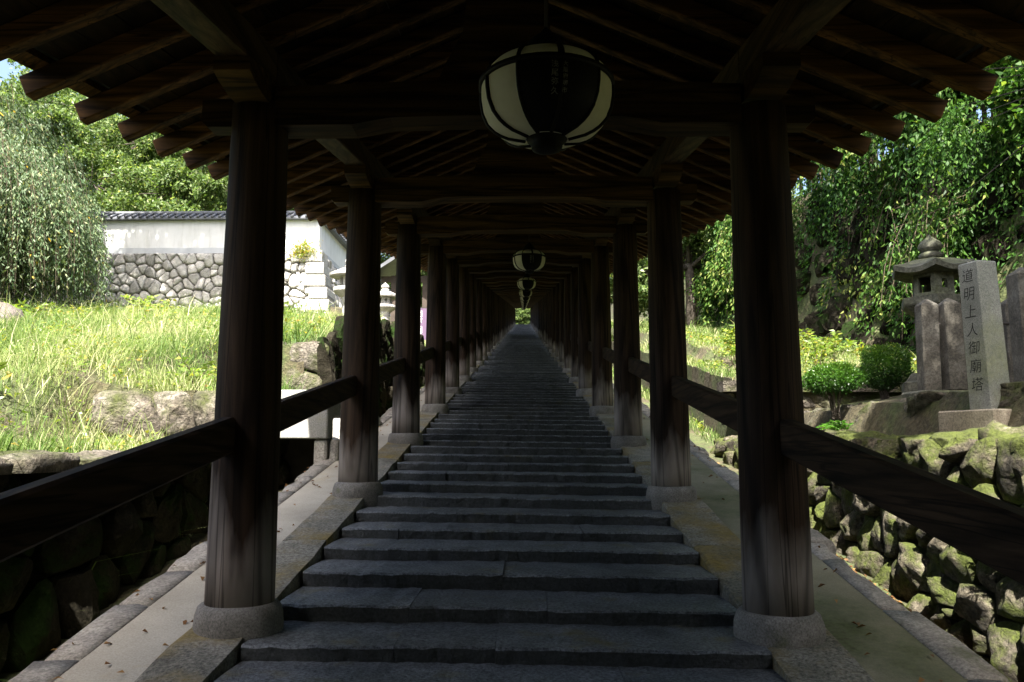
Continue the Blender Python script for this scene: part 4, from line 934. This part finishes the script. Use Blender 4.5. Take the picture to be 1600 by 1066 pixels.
# ------------------------------------------------------------------ vine-hung cliff on the right
cl = thing('rock_cliff', 'dark broken rock face hung with vines behind the stone lantern', 'cliff')
rd = random.Random(9)
for i in range(300):
    y = rd.uniform(5.2, 17); u = rd.uniform(0, 1); x = xcliff(y) + 1.1 * u * .9; L = rd.uniform(.25, .62)
    z = tz(x, y); d = stone_mesh([(0, 0), (L, 0), (L * 1.05, L * .7), (0, L * .75)], L * .5, .01, rd, rings=((1.05, -.3), (1.04, .3), (.9, .75), (.6, 1)), rough=.04, crag=.1)
    o = d[0].build('rock', M['rubble_l'], cl, False); o.location = (x + .02, y, z); o.rotation_euler = (rd.uniform(-.5, .5), -1.0 + rd.uniform(-.4, .4), rd.uniform(-.4, .4))
def vine(label, y0, y1, n_str, zlo, zhi, leaf, group, seed, front=1.0, carpet=2500, ln=(.6, 2.1)):
    t = thing('trailing_vine', label, 'vine', (0, 0, 0), 0, group); lb = MB(); P = []; D = []
    RS = []; nc = max(4, n_str // 26)
    C_ = [(rng.uniform(y0, y1), rng.uniform(-.3, front), rng.uniform(zlo, zhi), rng.uniform(*ln), rng.normal() * .22) for _ in range(nc)]
    for k in range(n_str):
        cy, f, cz, cl_, tn_ = C_[k % nc]; y = cy + rng.normal() * .24; f = f + rng.normal() * .18; x = xcliff(y) + .9 - f
        g = tz(xcliff(y) - .3, y); z = g + cz + rng.normal() * .18; Ld = min(cl_ * rng.uniform(.5, 1.15), z - g - .1)
        if Ld < .3: continue
        w = (rng.normal() * .2, rng.normal() * .25); pts = [Vector((x + .35, y, z + .12)), Vector((x, y, z)), Vector((x - .1 + w[0] * .6, y + w[1] * .7, z - Ld * .5)), Vector((x - .12 + w[0], y + w[1], z - Ld))]
        if k % 5 == 0: lb.tube(pts, .006, 3, False)
        m_ = int(16 + Ld * 30); sr_ = tn_ + rng.normal() * .08
        for s in range(m_):
            RS.append(sr_); u = 3 * rng.uniform(0, 1) ** .85; i = min(2, int(u)); q = pts[i].lerp(pts[i + 1], u - i); P.append((q.x + rng.normal() * .09, q.y + rng.normal() * .09, q.z + rng.normal() * .04)); D.append((rng.normal() * .6 - .35, rng.normal() * .6 - .3, -1.1))
    for k in range(carpet):
        y = rng.uniform(y0, y1); u = rng.uniform(0, 1); x = xcliff(y) + 1.1 * u; 
        if mnoise.noise((y * .9, u * 2.5, seed)) < (.0 if seed < 3 else .2): continue
        RS.append(-.12); P.append((x - .12, y, tz(x, y) + rng.uniform(.0, .2))); D.append((-.6 + rng.normal() * .4, rng.normal() * .5, -.6))
    lb.build('stem', M['twig'], t); n = len(P)
    leaves('foliage', np.array(P), np.array(D), rng.uniform(.55, 1.3, n) * leaf, rng.uniform(.28, .45, n) * leaf, np.clip(rng.normal(.46, .2, n) + np.array(RS), 0, 1), M['leaf_v'], t, droop=.15)
G = 'vines hanging over the right cliff'
vine('mass of trailing vine above the carved stele', 5.5, 9, 400, 2.2, 6.4, .10, G, 1, 1.2, 5000)
vine('thick curtain of glossy vine straight above the dark stone lantern', 8.6, 12.2, 520, 2.0, 6.2, .10, G, 2, 1.3, 3500)
vine('vine curtain beside the nearest right column', 12, 16, 520, 1.4, 5.4, .11, G, 3, 1.2, 4500)
vine('vine curtain on the bank beyond the far end of the cliff', 22, 31, 420, .8, 5.0, .15, G, 5, 1.4, 5000)
vine('far vine curtain between the right columns', 16, 22, 500, .8, 5.6, .12, G, 4, 1.3, 4500)
# palings standing along the cliff edge behind the vines
fp = thing('paling_fence', 'row of rough upright poles along the top of the cliff', 'fence')
for i in range(60):
    y = 5 + i * .22; x = xcliff(y) + 1.25 + random.uniform(-.05, .05); z = tz(x, y)
    MB().tube([(0, 0, -.4), (random.uniform(-.03, .03), random.uniform(-.03, .03), 1.05 + random.uniform(-.2, .2))], [.045, .036], 7).build('paling', M['twig'], fp, True, (x, y, z))
# trees over the cliff and up the corridor
G = 'trees above the right cliff'
for x, y, lab in ((9.0, 7.4, 'low spreading tree behind the poles above the stele'), (8.4, 9.8, 'low spreading tree behind the poles above the dark lantern'), (7.9, 12.6, 'low spreading tree behind the poles, farther up the cliff')):
    tree(lab, (x, y, tz(x, y)), 3.4, rclumps(11, 1.0, 1.5, .2, 3.0, .7, 1.05), 'leaf_v', .12, 2200, G, .08)
for i, (x, y, H, k, lab) in enumerate(((9.6, 6.2, 9, 11, 'leafy tree above the cliff over the stele'), (10.2, 11, 9.5, 11, 'leafy tree on top of the cliff above the stone lantern'), (9.4, 16, 9.5, 11, 'leafy tree on the cliff top farther up'), (10, 22, 10, 11, 'tall leafy tree on the cliff beyond the vines'))):
    tree(lab, (x, y, tz(x, y)), H, rclumps(k, H * .30, H * .34, H * .25, H * .9, H * .15, H * .22), 'leaf_v', .15, 3000, G, .15)
for i, (x, y, H, k, lab) in enumerate(((5.2, 24, 6, 8, 'leaning green tree seen between the right columns'), (7.5, 33, 8, 9, 'pale green tree farther up the right bank'), (6.5, 46, 9, 9, 'distant green tree near the upper right columns'),
                                 (-6.5, 52, 9, 9, 'green tree up the left bank beyond the storehouse'), (0.9, 124, 7, 9, 'bright tree standing beyond the top end of the corridor'), (-3.5, 128, 9, 9, 'tree behind the top landing on the left'), (4.5, 130, 9, 9, 'tree behind the top landing on the right'))):
    tree(lab, (x, y, tz(x, y)), H, rclumps(k, H * .3, H * .3, H * .15, H * .9, H * .16, H * .25), 'leaf_a', .15 if y < 40 else .3, 3000, None, .16)
# tall trees whose crowns stand above the eaves and dapple the wall and the right terrace
t = tree('tall leaning tree at the left whose high crown shades the white wall', (-18.5, 17.5, tz(-18.5, 17.5)), 11, [(6.0 + rng.uniform(-3.0, 2.6), 2.2 + rng.uniform(-2, 2.4), 12.2 + rng.uniform(-1.4, 1.4), 1.9) for _ in range(8)], 'leaf_a', .2, 1700, None, .25)
tree('slender tree standing above the right terrace', (6.6, 1.2, tz(6.6, 1.2)), 6.0, [(rng.uniform(-2.75, -.6), rng.uniform(-1.2, 4.8), 6.0 + rng.uniform(-.7, .8), 1.1) for _ in range(26)] + [(-3.75, 1.0, 4.8, .75), (-3.6, 1.6, 5.0, .7), (-3.6, .6, 5.6, .7), (-3.9, 1.4, 4.4, .6)], 'leaf_v', .15, 1500, None, .12)
G = 'unseen evergreen trees added to block light at the foot of the stair'  # evergreens added behind the camera to cut light on risers and column fronts
for i, (x, y, H) in enumerate(((-8, -6, 7), (-11, -10, 8), (-6.5, -13, 7), (9, -7, 7), (12, -11, 8), (7, -14, 7), (-15, -8, 8), (15, -6, 8), (-4.6, -3.2, 4.6), (-7.4, -3.0, 5), (-4.4, -6.4, 5.5), (4.9, -3.2, 4.8), (7.8, -3.0, 5), (4.7, -6.6, 5.5), (-4.5, -10, 6), (4.7, -10, 6), (-10.5, -3.5, 5))):
    tree('dense evergreen tree added out of view near the gate to block light', (x, y, tz(x, y)), H, rclumps(9, H * .24, H * .24, H * .12, H * .8, H * .2, H * .28), 'leaf_v', .26, 2200, G, .2)
t = thing('unseen_gate', 'big dark timber gate added out of view at the foot of the covered stair to block light', 'gate', (0, Y_NEAR - 1, S * Y_NEAR - .2))  # gate added behind the camera, keeps light from the lower end out
for x in (-5.2, -2.0, 2.0, 5.2):
    for y in (-.4, -4.6): MB().lathe([(.28, -1.5), (.26, 4.6)], 18, (x, y, 0)).build('column', M['column'], t, True)
for a_, c_ in ((-5.2, -2.0), (2.0, 5.2)): MB().box(a_ + .2, c_ - .2, -2.6, -2.4, -1.2, 4.5).build('wall_panel', M['darkwood'], t)
MB().box(-5.6, 5.6, -4.9, -.1, 4.4, 4.8).build('beam', M['darkwood'], t)
MB().prism([(-7, 4.8), (7, 4.8), (4.5, 7.4), (-4.5, 7.4)], (0, 5.6, 0), (0, -5.3, 0)).build('roof', M['tile'], t)
for i, (x, y, H) in enumerate(((-.6, 121.5, 5), (1.6, 122, 4.5), (-7, 121, 9), (7.5, 122, 9), (-2, 134, 12), (5, 136, 12))):
    tree(('low bright tree filling the opening at the top of the stair', 'leafy tree beside the low one at the top of the stair', 'tall tree left of the top landing', 'tall tree right of the top landing', 'tall tree behind the top landing, left of centre', 'tall tree behind the top landing, right of centre')[i], (x, y, tz(x, y)), H, rclumps(9, H * .33, H * .25, H * .1, H * .9, H * .2, H * .3), 'leaf_a', .3, 2200, None, .12)
# maple branch reaching in at the upper right
t = thing('maple_tree', 'young maple with fresh green leaves leaning in at the right eave', 'tree', (6.3, 6.9, tz(6.3, 6.9))); b = MB()
g = tz(6.3, 6.9); b.tube([(0, 0, -.2), (-.1, 0, 1.5), (-.5, .1, 2.8), (-1.0, .2, 3.5)], [.08, .06, .04, .02], 7); b.build('trunk', M['bark'], t, True)
P = []; D = []; lb = MB()
for k in range(60):
    c = Vector((-.9 + rng.normal() * .55, .2 + rng.normal() * .5, 3.0 + rng.normal() * .45)); lb.tube([(-.6, .1, 2.7), (Vector((-.6, .1, 2.7)) + c) / 2 + Vector((0, 0, .1)), c], [.012, .008, .003], 4)
    for q in range(16):
        p = c + Vector((rng.normal() * .17, rng.normal() * .17, rng.normal() * .05)); a = rng.uniform(0, 6.28)
        for s in range(5):
            aa = a + (s - 2) * .55; P.append(tuple(p)); D.append((math.cos(aa), math.sin(aa), -.15))
lb.build('branch', M['bark'], t, True); n = len(P)
leaves('crown', np.array(P), np.array(D), np.tile(np.array([.035, .05, .06, .05, .035]), n // 5), np.full(n, .017), np.repeat(np.clip(rng.normal(.5, .25, n // 5), 0, 1), 5), M['leaf_m'], t, fold=.05, N=np.tile([0, 0, 1.], (n, 1)), droop=.05)
# leaf litter in the right ditch
n = 1500; P = np.stack([rng.uniform(2.0, 2.36, n), rng.uniform(2.5, 9.5, n)], 1); z = P[:, 1] * S - .345 + rng.uniform(0, .02, n); D = rng.normal(size=(n, 3)); D[:, 2] *= .15
o = leaves('leaf_litter', np.column_stack([P, z]), D, rng.uniform(.03, .06, n), rng.uniform(.018, .03, n), rng.uniform(0, 1, n), M['dryleaf'], None, N=np.tile([0, 0, 1.], (n, 1))); tag(o, 'fallen brown leaves on the bed of the right ditch', 'leaves', kind='stuff')

# a few fallen leaves on the strips and in the corners of the steps
n = 260; sd = rng.choice([-1, 1], n); x = np.where(sd < 0, rng.uniform(-1.95, -1.48, n), rng.uniform(1.46, 1.98, n)); y = rng.uniform(2.5, 16, n)
z = y * S + np.where(sd < 0, -.006, -.036) + .014; D = rng.normal(size=(n, 3)); D[:, 2] *= .12
o = leaves('fallen_leaves', np.column_stack([x, y, z]), D, rng.uniform(.025, .055, n), rng.uniform(.014, .026, n), rng.uniform(.2, 1, n), M['dryleaf'], None, N=np.tile([0, 0, 1.], (n, 1)))
tag(o, 'scattered dry leaves on the sandy strips beside the steps', 'leaves', kind='stuff')
